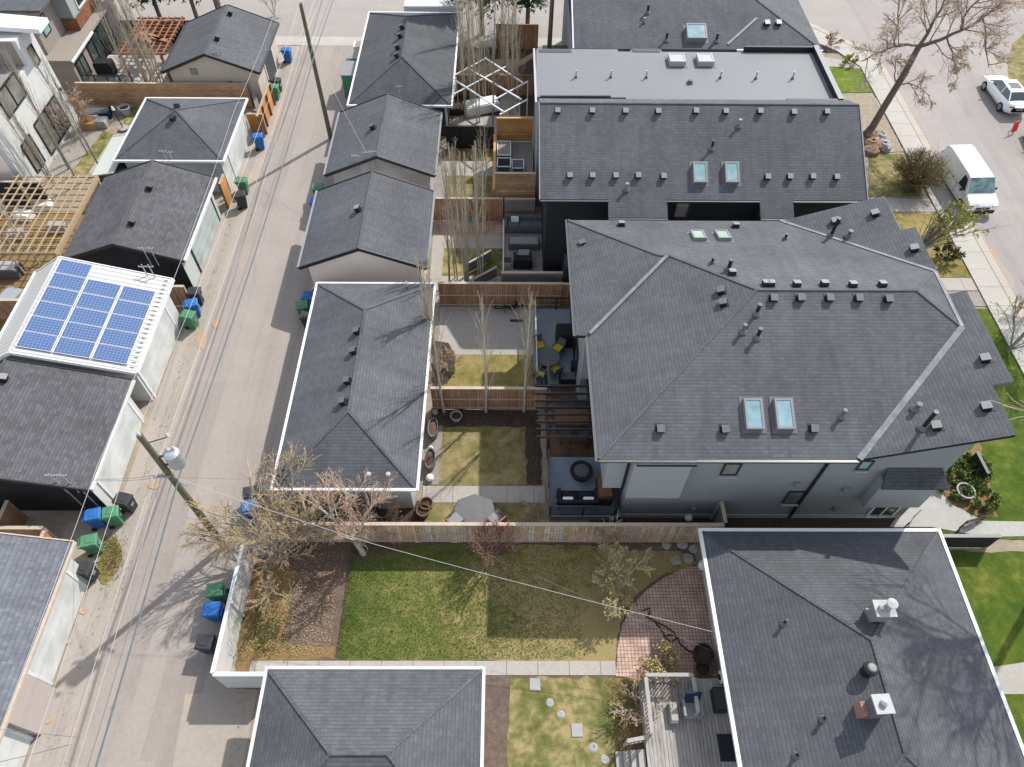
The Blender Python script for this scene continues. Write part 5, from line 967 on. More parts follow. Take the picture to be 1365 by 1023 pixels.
p=at(958,903,1.0); R=thing('hose_reel','white hose reel on the bungalow wall','hose reel',(8.75,p.y,.9)); b=MB(); b.tube([(8.55,p.y,1.0),(8.78,p.y,1.0)],.25,14); b.build('drum','globe_white',R); b=MB(); b.tube([(8.5,p.y,1.0),(8.56,p.y,1.0)],.12,10); b.build('hub','black_paint',R)
hz=[(848,803),(850,812),(857,814),(866,811),(866,818),(862,823),(872,828),(880,838),(886,848),(896,846),(903,850),(906,858),(918,868),(930,872)]
o=MB().tube([at(u,v,.08) for u,v in hz],.035,6).build('garden_hose','hose',loc=at(880,840)); tag(o,'dark garden hose winding over the brick patio','hose')
o=MB().tube([at(u,v,.085) for u,v in ((872,828),(885,834),(897,842),(903,850),(895,856),(884,848))],.03,6).build('garden_hose','hose',loc=at(890,842)); tag(o,'loop of dark cable beside the winding hose','hose')
for i,(u,v,r,lab) in enumerate(((713,913,.42,'large square grey stepping stone just below the path'),(733,937,.18,'small round stepping stone below the first square slab'),(748,953,.16,'small round stepping stone just above the second square slab'),(769,974,.42,'large square grey stepping stone, lower one'),(791,997,.17,'small stepping stone below the second square slab'),(806,1013,.2,'small stepping stone at the bottom edge of the photo'))):
    p=at(u,v); b=MB()
    if r>.3: b.obox((p.x,p.y,.05),(r*1.05,r*1.15,.06),rnd.uniform(-.06,.06))
    else: b.blob((p.x,p.y,.04),r,0,.12,.25,9,4)
    tag(b.build('stepping_stone','stone_slab',loc=p,bevel=.012 if r>.3 else 0),lab,'stepping stone','stepping stones in the lower lawn')
def rocks(label,pts,mat,name='boulder',group=None):
    for (u,v,r),l in zip(pts,label): p=at(u,v); tag(MB().blob((p.x,p.y,r*.35),r,0,.22,.65,8,5).build(name,mat,loc=p),l,'boulder',group)
rocks(['brown boulder at the foot of the big street tree','larger brown boulder below the street tree','reddish boulder lowest in the rock bed','grey boulder right of the street tree trunk','pale grey boulder at the right of the rock bed'],[(1164,184,.5),(1162,196,.6),(1160,203,.5)],'stone_brown',group='boulders under the street tree')
rocks(['grey boulder right of the street tree trunk','pale grey boulder at the right of the rock bed','flat pale boulder in the middle of the rock bed'],[(1174,186,.5),(1178,199,.55),(1170,192,.45)],'stone_grey',group='boulders under the street tree')
for u,v,l in ((888,727,'flat stone by the fence, left one'),(909,725,'flat stone by the fence near the bungalow corner'),(924,733,'larger flat stone by the bungalow corner'),(901,747,'flat stone at the edge of the brick patio'),(917,745,'flat stone beside the patio edge, right one')): p=at(u,v); tag(MB().blob((p.x,p.y,.03),.26,0,.15,.3,9,4).build('garden_stone','stone_grey',loc=p),l,'stone','flat stones in the shaded corner')
for (a,q),l in ((((1290,695),(1315,688)),'thin wooden rail across the stone walk, upper one'),(((1284,700),(1311,690)),'thin wooden rail across the stone walk, middle one'),(((1279,706),(1306,694)),'thin wooden rail across the stone walk, lowest one')):
    p,r=at(*a,.35),at(*q,.35); R=thing('garden_rail',l,'rail',(p.x,p.y,0)); b=MB(); b.bar(p,r,.06,.05); b.build('rail','wood_dark',R)
    for e in (p,r): b=MB(); b.bar((e.x,e.y,0),(e.x,e.y,.35),.05,.05); b.build('post','wood_dark',R)
p,q=at(1212,697,.8),at(1228,680,.8); R=thing('stair_rail','small black handrail by the basement door','railing',(p.x,p.y,0)); b=MB(); b.bar(p,q,.04,.04)
for e in (p,q): b.bar((e.x,e.y,0),e,.04,.04)
b.build('rail','black_paint',R)
# ---------------------------------------------------------------- left yards: pergolas and garden clutter
R=thing('pergola','pale new timber grid pergola left of the brown-roofed garage','pergola',(-27.4,33.2,0)); x0,x1,y0,y1=-29.6,-25.4,29.9,36.6
for i in range(13): y=y0+(y1-y0)*i/12; b=MB(); b.bar((-30.6,y,2.62),(x1,y,2.62),.04,.09); b.build('cross_slat','wood_new',R)
for i in range(10): x=-30.2+(x1+30.2)*i/9; b=MB(); b.bar((x,y0-.1,2.7),(x,y1+.1,2.7),.04,.08); b.build('long_slat','wood_new',R)
b=MB(); b.bar((x1,y0-.1,2.5),(x1,y1+.1,2.5),.08,.26); b.build('beam','wood_new',R)
for x in (-30.4,x1):
    for y in (y0+.1,y1-.1): b=MB(); b.bar((x,y,0),(x,y,2.5),.14,.14); b.build('post','wood_new',R)
for i,(u,v,m) in enumerate(((30,285,'fabric_white'),(55,272,'fabric_white'),(75,300,'stone_grey'),(20,310,'stone_grey'))): p=at(u,v,.4); soft(('pale cushioned seat under the left of the timber grid','pale cushioned seat under the middle of the timber grid','grey bench under the right of the timber grid','grey bench near the lower left of the timber grid')[i],'bench','garden_bench',(p.x,p.y,.02),(1.1,.7,.45),m,rnd.uniform(-.3,.3),m)
R=thing('pergola','reddish timber pergola with stacked boards behind the beige garage','pergola',(-27,53.2,0))
for i in range(11): y=50.9+5.2*i/10; MB().bar((-28.9,y,2.6),(-25.2,y,2.6),.06,.14).build('slat','wood_red',R)
for i in range(7): x=-28.5+.52*i; MB().bar((x,50.8,2.7),(x,56.2,2.7),.05,.1).build('cross_slat','wood_red',R)
for x in (-28.6,-27.2,-25.6): b=MB(); b.bar((x,50.7,2.45),(x,56.3,2.45),.14,.16); b.build('beam','wood_red',R)
for x in (-28.6,-25.6):
    for y in (50.9,56.1): b=MB(); b.bar((x,y,0),(x,y,2.4),.16,.16); b.build('post','wood_red',R)
for i in range(5): b=MB(); b.obox((-27.9+.45*i,52.6+.35*(i%2),2.82),(.3,1.4,.06),.3*i); b.build('loose_board','wood_red',R)
fence('dark fence along the top of the red pergola yard',(-31,57.0),(-24.5,57.0),1.9,'fence_black',post='black_paint',cap='black_paint',rails=False)
railing('glass panel fence with dark posts below the big patio window',[(-31.2,49.2),(-27.6,49.2)],.9,1.0,'black_paint','deck_glass',.9); soft('raised stone terrace behind the glass panel fence','terrace','terrace',(-29.4,51.6,0),(3.6,4.6,.88),'stucco_tan',0,'patio_concrete')
p=at(128,78,1.6); soft('black covered barbecue on the terrace by the big patio window','barbecue','covered_barbecue',(-30.2,51.0,.95),(1.3,.9,1.0),'cover_black',0,'cover_black')
for k,(u,v,s,m,t,lab) in enumerate(((128,148,(1.9,1.1,.5),'fabric_navy','fabric_grey','dark tarp-covered box below the cedar fence'),(134,160,(.8,.8,.5),'stone_grey','stone_slab','square grey stone block in the left yard'),(121,152,(1.3,.9,.45),'stone_grey','stone_grey','rough stone seat left of the square block'),(12,395,(1.1,1.5,1.0),'fence_cedar_old','galvanised','brown wooden planter box left of the solar roof'),(5,355,(1.6,.9,.7),'fabric_grey','stone_grey','grey clutter heap above the brown planter box'))):
    p=at(u,v,s[2]); soft(lab,('tarp','stone','stone','planter','heap')[k],('tarp_box','stone_block','garden_stone','planter_box','covered_heap')[k],(p.x,p.y,.02),s,m,rnd.uniform(-.3,.3),t)
p=at(121,170,0); R=thing('wood_post_sculpture','tall rough cedar slab standing in the left yard','post',p); b=MB(); b.bar((p.x,p.y,0),(p.x-.3,p.y+.1,2.2),.5,.25); b.build('slab','wood_cedar',R); b=MB(); b.obox((p.x,p.y,.25),(1.1,.7,.5)); b.build('base','wood_cedar',R)
p=at(165,143,.6); pot('white round planter near the cedar slab',(p.x,p.y,.02),.4,.6,'vent_white'); p=at(165,172,.1); R=thing('lamp_stand','small floor lamp with a round grey base near the white garage','lamp',p); b=MB(); b.lathe([(.35,0),(.35,.1),(.0001,.14)],p,14); b.build('base','stone_grey',R); b=MB(); b.bar((p.x,p.y,.1),(p.x-.15,p.y+.1,1.6),.05,.05); b.build('pole','black_paint',R); b=MB(); b.lathe([(.12,0),(.05,.25)],(p.x-.15,p.y+.1,1.55),8); b.build('shade','globe_white',R)
R=thing('shed','small teal-grey lean-to beside the white garage','shed',(-25.6,39.6,0)); MB().box(-26.2,-24.95,37.8,41.4,0,1.9).build('wall','siding_slate',R); b=MB(); b.slab([(-26.4,37.6,1.95),(-24.9,37.6,2.2),(-24.9,41.6,2.2),(-26.4,41.6,1.95)],.08); b.build('roof','stucco_sage',R)
p=at(312,110,1.6); R=thing('satellite_dish','broken panel leaning on the fence by the beige garage','panel',(p.x,p.y,0)); b=MB(); b.obox((p.x,p.y,1.0),(.7,.06,1.7),.2,rx=.2); b.build('panel','vent_light',R); b=MB(); b.bar((p.x-.2,p.y+.3,0),(p.x,p.y,1.2),.06,.06); b.build('prop','wood_grey',R)
for u,v,l in ((297,130,'rusty brown board stack by the fence, left one'),(322,130,'rusty brown board stack beside the orange gate')): p=at(u,v,.6); soft(l,'board stack','board_stack',(p.x,p.y,.02),(1.3,.9,.6),'wood_red',.3,'wood_red')
b_=at(335,125,1.0); R=thing('plank','grey plank leaning behind the orange gate','plank',(b_.x,b_.y,0)); b=MB(); b.bar((b_.x-.2,b_.y+1,1.5),(b_.x+.5,b_.y-.9,.1),.3,.06); b.build('board','wood_grey',R)
# ---------------------------------------------------------------- trees
def rvec(r): 
    while True:
        v=Vector((r.uniform(-1,1),r.uniform(-1,1),r.uniform(-1,1)))
        if .05<v.length<1: return v.normalized()
def twig_path(r,p,d,L,n,curl,up):
    pts=[Vector(p)]; d=d.copy()
    for i in range(n):
        d=(d+rvec(r)*curl+Vector((0,0,up))).normalized(); pts.append(pts[-1]+d*L/n)
    return pts,d
def buds(bb,r,pts,k,s,m=0):
    for i in range(k):
        t=r.uniform(.3,1)*(len(pts)-1); i0=min(int(t),len(pts)-2); p=pts[i0].lerp(pts[i0+1],t-i0)+rvec(r)*s*1.2
        a=rvec(r)*s; c=a.cross(rvec(r)).normalized()*s*.7
        bb.add([p-a,p+c,p+a,p-c],[(0,1,2,3)],m)
def branchy(r,tb,cb,bb,p,d,L,rad,lev,maxl,spread,up,kids,bud,bs,minr=.007):
    """recursive limbs: the thick levels go to the trunk mesh, the fine ones to the crown mesh"""
    n=4 if lev<2 else 3
    pts,dd=twig_path(r,p,d,L,n,.13+.05*lev,up); r2=max(minr,rad*.55)
    (tb if lev<2 else cb).tube(pts,max(minr,rad),6 if lev==0 else (5 if lev==1 else 3),0,r2,cap=False)
    if lev>=maxl:
        if bud: buds(bb,r,pts,bud,bs)
        return
    for k in range(kids[lev]):
        t=(.25 if lev else .35)+(.75 if lev else .65)*(k+r.random())/kids[lev]; q=t*(len(pts)-1); i0=min(int(q),len(pts)-2); o=pts[i0].lerp(pts[i0+1],q-i0)
        ax=(pts[i0+1]-pts[i0]).normalized(); s=rvec(r); s=(s-ax*s.dot(ax)).normalized()
        nd=(ax*math.cos(spread)+s*math.sin(spread)*r.uniform(.7,1.2)).normalized()
        branchy(r,tb,cb,bb,o,nd,L*r.uniform(.5,.75)*(1.05-.35*t),rad*.5,lev+1,maxl,spread,up*.7,kids,bud,bs,minr)
def tree(name,label,base,stems,seed,bark,twig,budm,maxl=3,spread=.6,up=.06,kids=(6,6,5),bud=3,bs=.045,minr=.008,group=None,extra=None):
    r=random.Random(seed); tb,cb,bb=MB(),MB(),MB(); B=Vector(base)
    R=thing(name,label,'tree' if 'shrub' not in name else 'shrub',B,group)
    for d,L,rad,off in stems: branchy(r,tb,cb,bb,B+Vector(off),Vector(d).normalized(),L,rad,0,maxl,spread,up,kids,bud,bs,minr)
    if extra: extra(r,tb,cb,bb)
    tb.build('trunk',bark,R,smooth=True); cb.add(bb.v,bb.f,1); cb.build('crown',[twig,budm],R)
    return R
# columnar poplars: four bare prototypes, copied with their parts
def make_poplar(seed,h,stems=1,bark='bark_pale',twig='twig_pale',wid=1.0):
    r=random.Random(seed); tb,cb=MB(),MB(); R=thing('poplar_tree','poplar','tree')
    for s in range(stems):
        o=Vector((r.uniform(-.18,.18),r.uniform(-.18,.18),0))*(stems>1); hh=h*r.uniform(.88,1)
        pts,_=twig_path(r,o,Vector((r.uniform(-.02,.02),r.uniform(-.02,.02),1)),hh,9,.025,.03)
        tb.tube(pts,.07 if stems==1 else .05,6,0,.012,cap=False)
        K=30 if stems==1 else 20
        for k in range(K):
            t=.12+.8*(k/K)**.95; q=t*9; i=min(int(q),8); p=pts[i].lerp(pts[i+1],q-i); a=r.uniform(0,6.283)
            L=(2.6*(1-t)**.55+.5)*wid*r.uniform(.7,1.15); tilt=r.uniform(.08,.32)
            b,_=twig_path(r,p,Vector((math.cos(a)*math.sin(tilt),math.sin(a)*math.sin(tilt),math.cos(tilt))),L,5,.05,.06); cb.tube(b,.014,3,0,.007,cap=False)
            for j in range(3):
                q2=r.uniform(.15,.95)*5; i2=min(int(q2),4); p2=b[i2].lerp(b[i2+1],q2-i2); a=r.uniform(0,6.283); tl=r.uniform(.25,.7)
                c,_=twig_path(r,p2,Vector((math.cos(a)*math.sin(tl),math.sin(a)*math.sin(tl),math.cos(tl))),L*r.uniform(.15,.35),2,.1,.05); cb.tube(c,.007,3,0,.004,cap=False)
    tb.build('trunk',bark,R,smooth=True); cb.build('crown',twig,R); return Proto(R)
PO=[make_poplar(11,8.0),make_poplar(12,9.5,2),make_poplar(13,9.0,1,'bark_grey','twig_grey'),make_poplar(14,9.0,4,'bark_pale','twig_pale',.8)]
def pop(i,u,v,h,lab,grp,z=0):
    p=at(u,v,z); base=(8.0,9.5,9.0,9.0)[i]; s=h/base
    PO[i].put((p.x,p.y,z),rnd.uniform(0,6.28),lab,grp,(.5+.5*s,.5+.5*s,s))
for i,u,v,h,l in ((0,592,550,8.6,'leftmost of the three bare poplars by the red-brown fence'),(0,648,550,8.6,'middle of the three bare poplars by the red-brown fence'),(0,698.5,549,9.0,'rightmost of the three bare poplars by the red-brown fence')): pop(i,u,v,h,l,'bare poplars by the red-brown fence')
for i,u,v,h,l in ((1,610,374,9.2,'double-stemmed bare poplar on the strip above the bicycle patio'),(2,599,376,8.8,'leftmost bare poplar on the strip above the bicycle patio'),(3,622,376,9.6,'middle clump of bare poplar stems on the strip above the bicycle patio'),(3,641,371,9.8,'right clump of bare poplar stems on the strip above the bicycle patio')): pop(i,u,v,h,l,'bare poplars above the bicycle patio')
pop(3,578,468,7.6,'pale multi-stemmed poplar against the corner of the long garage roof','bare poplars by the red-brown fence')
for i,u,v,h,l in ((3,607,262,4.4,'low bare sapling clump in the left corner of the tan lawn'),(1,645,255,5.0,'low bare sapling clump on the right of the tan lawn')): pop(i,u,v,h,l,'saplings on the tan lawn')
for i,u,v,h,l in ((3,630,150,9.4,'pale poplar clump by the left corner of the white lattice'),(1,648,140,9.6,'double-stemmed bare poplar through the middle of the white lattice'),(3,672,120,9.0,'pale poplar clump behind the right side of the white lattice'),(1,690,150,8.6,'slim bare poplar at the right corner of the white lattice'),(1,622,160,9.6,'leftmost of the bare poplars in front of the white lattice'),(1,640,164,9.8,'second bare poplar from the left in front of the white lattice'),(2,657,166,9.2,'second bare poplar from the right in front of the white lattice'),(3,681,153,8.4,'rightmost bare poplar clump in front of the white lattice'),(1,618,100,9.0,'bare poplar behind the white lattice, beside the far garage roof')): pop(i,u,v,h,l,'bare poplars in front of the lattice')
for i,u,v,h,l in ((1,186,136,9.6,'leftmost tall bare poplar at the cedar plank fence'),(3,204,130,9.8,'middle tall bare poplar at the cedar plank fence'),(1,226,126,9.4,'rightmost tall bare poplar at the cedar plank fence'),(3,214,128,9.2,'multi-stemmed poplar squeezed between two poplars at the cedar plank fence')): pop(i,u,v,h,l,'bare poplars at the cedar plank fence')
for i,u,v,h,l in ((2,99,234,8.5,'left one of the thin poplars in front of the white house'),(2,92,226,8.8,'second thin poplar from the left in front of the white house'),(2,136,230,8.6,'right one of the thin poplars in front of the white house'),(2,118,206,7.8,'thin poplar farthest back in front of the white house'),(3,70,243,7.0,'multi-stemmed poplar between the white house and the black fence')): pop(i,u,v,h,l,'bare poplars by the white house')
for i,u,v,h,l in ((0,52,352,7.8,'right one of the leaning bare poplars over the timber grid'),(0,34,366,8.0,'left one of the leaning bare poplars over the timber grid'),(3,20,335,7.0,'bare poplar clump at the left edge beside the timber grid')): pop(i,u,v,h,l,'bare poplars at the timber grid')
# the big street tree, limb by limb
base=at(1157,180); fk=at(1225,62,6.4); 
def limb(r,tb,cb,bb,pts,r0,r1,kids,lev=1,L=2.4,bud=1):
    P=[Vector(p) for p in pts]; Q=[]
    for i in range(len(P)-1):
        for k in range(3): t=k/3; Q.append(P[i].lerp(P[i+1],t)+rvec(r)*.06*(k>0))
    Q.append(P[-1]); tb.tube(Q,r0,7,0,r1,cap=False)
    for k in range(kids):
        t=.12+.88*(k+r.random())/kids; q=t*(len(Q)-1); i0=min(int(q),len(Q)-2); o=Q[i0].lerp(Q[i0+1],q-i0); ax=(Q[i0+1]-Q[i0]).normalized(); s=rvec(r); s=(s-ax*s.dot(ax)).normalized()
        branchy(r,tb,cb,bb,o,(ax*.6+s*.8+Vector((0,0,.15))).normalized(),L*r.uniform(.6,1.1)*(1.1-.4*t),max(.03,r0*.3),lev,3,.6,.02,(0,7,6),bud,.05,.010)
def big(r,tb,cb,bb):
    tb.tube([base-Vector((0,0,.1)),base.lerp(fk,.12)+Vector((.0,0,0)),base.lerp(fk,.35)+Vector((.05,.06,0)),base.lerp(fk,.7)+Vector((.05,-.05,0)),fk],.27,12,0,.19)
    tb.lathe([(.5,-.05),(.33,.3),(.27,.6)],base,12)
    limb(r,tb,cb,bb,[fk,at(1240,38,7.6),at(1255,12,8.8),at(1268,-22,10.3)],.13,.04,9,L=2.8)
    limb(r,tb,cb,bb,[fk,at(1252,54,7.2),at(1281,41,8.0),at(1307,26,9.0),at(1340,2,10.2)],.14,.05,12,L=2.8)
    limb(r,tb,cb,bb,[at(1281,41,8.0),at(1284,24,8.9),at(1300,4,9.8),at(1318,-14,10.6)],.085,.03,7,L=2.2)
    limb(r,tb,cb,bb,[fk,at(1210,59,6.9),at(1192,62,7.1),at(1168,72,7.3),at(1148,82,7.6)],.085,.03,9,L=1.8)
    limb(r,tb,cb,bb,[at(1192,62,7.1),at(1196,40,7.9),at(1198,10,9.0),at(1200,-14,9.8)],.055,.025,7,L=1.6)
    limb(r,tb,cb,bb,[at(1262,50,7.5),at(1268,66,7.1),at(1272,84,6.5),at(1277,104,6.0)],.06,.02,7,L=1.2,bud=2)
    limb(r,tb,cb,bb,[at(1200,112,3.9),at(1214,112,4.1),at(1226,118,4.2),at(1240,128,4.2)],.05,.015,6,L=1.2)
    limb(r,tb,cb,bb,[at(1196,118,3.6),at(1192,100,4.4),at(1194,84,5.2),at(1200,76,5.8)],.05,.015,5,L=1.1)
    limb(r,tb,cb,bb,[at(1310,25,9.0),at(1314,44,8.6),at(1314,66,8.0),at(1318,90,7.4)],.06,.02,6,L=1.3,bud=1)
tree('street_tree','big bare street tree with a thick dark trunk leaning over the street',base,[],5,'bark_brown','twig_brown','bud_tan',bs=.03,extra=big)
# yard trees
b0=at(485,739); tree('crabapple_tree','bare pinkish crabapple with a pale trunk beside the weathered fence',b0,[((-.12,.1,1),1.9,.14,(0,0,0)),((-.5,.3,1),2.6,.07,(-.15,.1,1.4)),((.5,.25,1),2.5,.07,(-.1,.1,1.4)),((.1,-.5,1),2.0,.06,(-.12,.08,1.5)),((-.15,.6,1),2.5,.06,(-.15,.12,1.4))],21,'bark_pale','twig_pink','bud_pink',3,.62,.03,(5,7,5),1,.022,.007)
tree('budding_tree','wide multi-stemmed tree with yellow buds over the corner of the long garage',(-10.3,13.05,0),[((.3,.35,1),3.9,.09,(0,0,0)),((-.45,.4,1),3.8,.08,(.1,0,0)),((.75,.1,1),3.7,.08,(0,.1,0)),((-.05,-.3,1),3.4,.07,(0,-.1,0)),((.1,.8,1),3.4,.07,(0,0,.1)),((.9,.6,1),2.8,.05,(0,0,.3))],22,'bark_grey','twig_gold','bud_yellow',3,.6,.02,(5,7,6),2,.027,.0045)
tree('budding_tree','lower tree with orange-yellow buds spreading over the white fence',(-11.0,12.3,0),[((.55,.0,1),3.2,.07,(.3,0,0)),((-.55,.25,1),2.7,.06,(-.4,.2,0)),((.35,-.65,.9),2.7,.06,(.3,-.1,0)),((-.2,.5,1),2.7,.06,(0,.2,0)),((.9,.1,.8),3.0,.06,(.3,0,.1)),((-.3,-.15,1),2.5,.05,(-.2,0,0))],23,'bark_grey','twig_gold','bud_orange',3,.62,.01,(4,7,6),2,.028,.0045)
tree('red_shrub','round reddish bare shrub in front of the weathered fence',at(656,741),[((math.cos(a)*.35,math.sin(a)*.35,1),1.8,.03,(math.cos(a)*.1,math.sin(a)*.1,0)) for a in (0,1,2.1,3.1,4.2,5.3)],24,'twig_red','twig_red','bud_pink',2,.42,.05,(9,7,4),1,.022,.008)
tree('yellow_shrub','small yellow-budded tree at the edge of the brick patio',at(826,786),[((-.25,.2,1),1.7,.05,(0,0,0)),((.3,.1,1),1.7,.045,(0,0,0)),((-.05,-.5,1),1.6,.04,(0,0,0)),((.0,.6,1),1.7,.04,(0,0,0)),((-.6,-.1,1),1.4,.035,(0,0,0)),((.1,-.9,.7),1.2,.03,(0,0,0))],25,'bark_pale','twig_pale','bud_yellow',3,.6,.02,(6,7,4),4,.04,.009)
tree('thin_shrub','slim pale shrub against the weathered fence left of the yellow-budded tree',at(800,733),[((.1,.1,1),1.7,.03,(0,0,0)),((-.2,0,1),1.5,.025,(.1,0,0)),((.3,.1,1),1.5,.025,(-.1,0,0))],26,'bark_pale','twig_pale','bud_yellow',2,.45,.05,(5,4,3),3,.035,.008)
def fan(name,label,cat,base,tips,seed,bark,twig,budm,sub=5,sl=.35,bud=0,bs=.04,r0=.022,sel=None,spread=.3):
    r=random.Random(seed); tb,cb=MB(),MB(); bb=MB(); B=Vector(base); R=thing(name,label,cat,B)
    for T in tips:
        T=Vector(T); o=B+Vector((r.uniform(-1,1)*spread,r.uniform(-1,1)*spread,0)); m=o.lerp(T,.45)+Vector((0,0,.18*(T-o).length)); P=[]
        for i in range(6): t=i/5; P.append(o*(1-t)**2+m*2*t*(1-t)+T*t*t+rvec(r)*.03*(i>0))
        tb.tube(P,r0,4,0,.008,cap=False)
        for k in range(sub):
            q=r.uniform(.3,1)*5; i0=min(int(q),4); p=P[i0].lerp(P[i0+1],q-i0); d=((P[i0+1]-P[i0]).normalized()*.8+rvec(r)*.8+Vector((0,0,.15))).normalized(); w,_=twig_path(r,p,d,sl*r.uniform(.5,1.2),2,.15,.02); cb.tube(w,.011,3,0,.006,cap=False)
            if bud and (sel is None or sel(p,r)): buds(bb,r,w,bud,bs)
    tb.build('trunk',bark,R,smooth=True); cb.add(bb.v,bb.f,1); cb.build('crown',[twig,budm],R); return R
_r=random.Random(3); B_=Vector((25.3,32.9,0)); T_=at(1290,287,3.0); tips=[]
for i in range(34): tips.append(T_+Vector((_r.gauss(0,.75),_r.gauss(0,.7),_r.gauss(0,.45))))
for i in range(26): t_=_r.uniform(-.4,1.1); tips.append(B_+Vector((1.1+1.6*math.sin(t_)*1.2,.2+1.5*math.cos(t_)*_r.uniform(.2,1.2),_r.uniform(1.8,3.4))))
fan('lime_tree','young tree with bright lime leaves in front of the white van','tree',B_,tips,27,'bark_grey','twig_olive','leaf_lime',9,.42,8,.06,.022,lambda p,r:(p-T_).length<r.uniform(.7,1.9),.1)
p=at(1343,470); tree('young_tree','young tree with sparse yellow-green buds at the right edge, beside the pavement',p,[((.0,.1,1),3.4,.06,(0,0,0)),((.35,.2,1),3.2,.05,(0,0,.2)),((-.4,.25,1),3.2,.05,(0,0,.2)),((.1,-.4,1),2.8,.04,(0,0,.2)),((.6,-.1,1),2.8,.04,(0,0,.2))],28,'bark_grey','twig_olive','leaf_lime',3,.5,.04,(5,5,3),2,.04,.010)
p=at(1350,420); tree('young_tree','thin pale budding tree right at the edge of the photo, above the other one',(p.x+.8,p.y,0),[((-.1,.1,1),3.2,.05,(0,0,0)),((-.4,.1,1),2.6,.04,(0,0,.3)),((.2,.4,1),2.6,.04,(0,0,.3)),((-.3,-.4,1),2.4,.04,(0,0,.3))],29,'bark_pale','twig_pale','bud_yellow',3,.5,.04,(5,5,4),4,.05,.008)
def tall_trunk(r,tb,cb,bb): tb.tube([(25.6,13.6,-.1),(25.55,13.6,3),(25.3,13.6,6),(25.2,13.6,8.6)],.2,9,0,.13)
tree('young_tree','bare tree standing outside the right edge, shading the bungalow roof',(25.6,13.6,0),[((-.9,.1,.8),6.0,.11,(-.4,0,8.0)),((-.75,-.6,.8),6.0,.10,(-.4,0,8.3)),((-.6,.5,1),5.5,.10,(-.4,.1,8.5)),((-.9,-.2,.55),5.5,.09,(-.35,-.1,7.4)),((-.2,-.1,1),5,.09,(-.4,0,8.5))],30,'bark_brown','twig_brown','bud_tan',3,.6,.03,(6,6,5),0,.05,.014,extra=tall_trunk)
p=at(1214,250); tips=[]
for i in range(320):
    v=rvec(_r); v.z=abs(v.z)*1.15-.25; tips.append(p+Vector((v.x*1.75,v.y*1.75,max(.25,1.3+v.z*1.35))))
fan('round_shrub','large round olive shrub at the kerb behind the white van','shrub',p,tips,31,'twig_olive','twig_olive','leaf_dry',9,.45,1,.035,.014,None,.45)
p=at(1290,362); tree('small_shrub','small dark evergreen shrub on the front lawn by the roof edge',at(1259,347),[((math.cos(a)*.7,math.sin(a)*.7,1),.8,.03,(0,0,0)) for a in (0,1,2,3,4,5)],32,'twig_brown','needle','needle',2,.6,.03,(6,5,4),9,.05,.01)
tree('small_shrub','ochre shrub at the corner of the bungalow deck',at(884,893),[((math.cos(a)*.8,math.sin(a)*.8,1),.9,.02,(0,0,0)) for a in (0,1,2,3,4,5)],33,'twig_olive','twig_olive','bud_yellow',2,.6,.03,(6,5,4),6,.05,.008)
tree('small_shrub','second ochre shrub along the top of the bungalow deck railing',at(862,903),[((math.cos(a)*.8,math.sin(a)*.8,1),.8,.02,(0,0,0)) for a in (0,1.2,2.4,3.6,4.8)],34,'twig_brown','twig_pink','bud_orange',2,.6,.03,(6,5,4),4,.045,.008)
tree('small_shrub','bare twiggy shrub left of the bungalow deck stairs',at(852,945),[((math.cos(a)*.8,math.sin(a)*.8,1),1.2,.025,(0,0,0)) for a in (0,1.2,2.4,3.6,4.8)],35,'twig_brown','twig_brown','bud_orange',2,.6,.03,(6,6,4),2,.045,.008)
tree('small_shrub','small bare shrub at the corner of the lower blue-grey deck',at(716,690),[((math.cos(a)*.6,math.sin(a)*.6,1),1.0,.02,(0,0,0)) for a in (0,1.2,2.4,3.6,4.8)],36,'twig_grey','twig_grey','bud_tan',2,.55,.03,(5,5,4),2,.035,.008)
tree('small_shrub','tan twiggy bush in the left bed of the small tan lawn',at(596,492),[((math.cos(a)*.7,math.sin(a)*.7,1),.9,.02,(0,0,0)) for a in (0,1.2,2.4,3.6,4.8)],37,'twig_pale','twig_pale','bud_orange',2,.55,.03,(6,5,4),2,.04,.008)
tree('small_shrub','tangled bare bush below the crabapple, behind the weathered fence',(-8.2,14.5,0),[((math.cos(a)*.7,math.sin(a)*.7,1),1.5,.03,(math.cos(a)*.5,0,0)) for a in (0,.8,1.6,2.4,3.2,4.0,4.8,5.6)],38,'twig_brown','twig_brown','bud_tan',3,.6,.03,(5,5,4),1,.035,.009)
tree('small_shrub','second tangled bare bush along the long garage wall',(-6.0,14.5,0),[((math.cos(a)*.7,math.sin(a)*.7,1),1.2,.025,(math.cos(a)*.5,0,0)) for a in (0,.8,1.6,2.4,3.2,4.0,4.8,5.6)],39,'twig_brown','twig_pink','bud_tan',3,.6,.03,(5,5,3),1,.035,.009)
tree('small_shrub','grey bare bush in front of the tall windows of the white house',at(100,178),[((math.cos(a)*.7,math.sin(a)*.7,1),2.2,.03,(math.cos(a)*.4,math.sin(a)*.4,0)) for a in (0,1,2,3,4,5)],40,'twig_grey','twig_grey','bud_pink',3,.6,.03,(6,5,4),2,.04,.009)
for k,(u,v,s,l) in enumerate(((1282,636,.6,'bushy green ground shrub nearest the stone walk'),(1268,648,.55,'green ground shrub at the left corner of the front bed'),(1296,628,.5,'green ground shrub beside the black planter wall'),(1306,668,.45,'olive ground shrub at the lower right of the front bed'))):
    tree('ground_shrub',l,at(u,v),[((math.cos(a)*1.1,math.sin(a)*1.1,.7),s,.02,(math.cos(a)*.2,math.sin(a)*.2,0)) for a in (0,.9,1.8,2.7,3.6,4.5,5.4)],50+k,'twig_olive','leaf_green','leaf_green',2,.7,.03,(6,5,4),8,.06,.008)
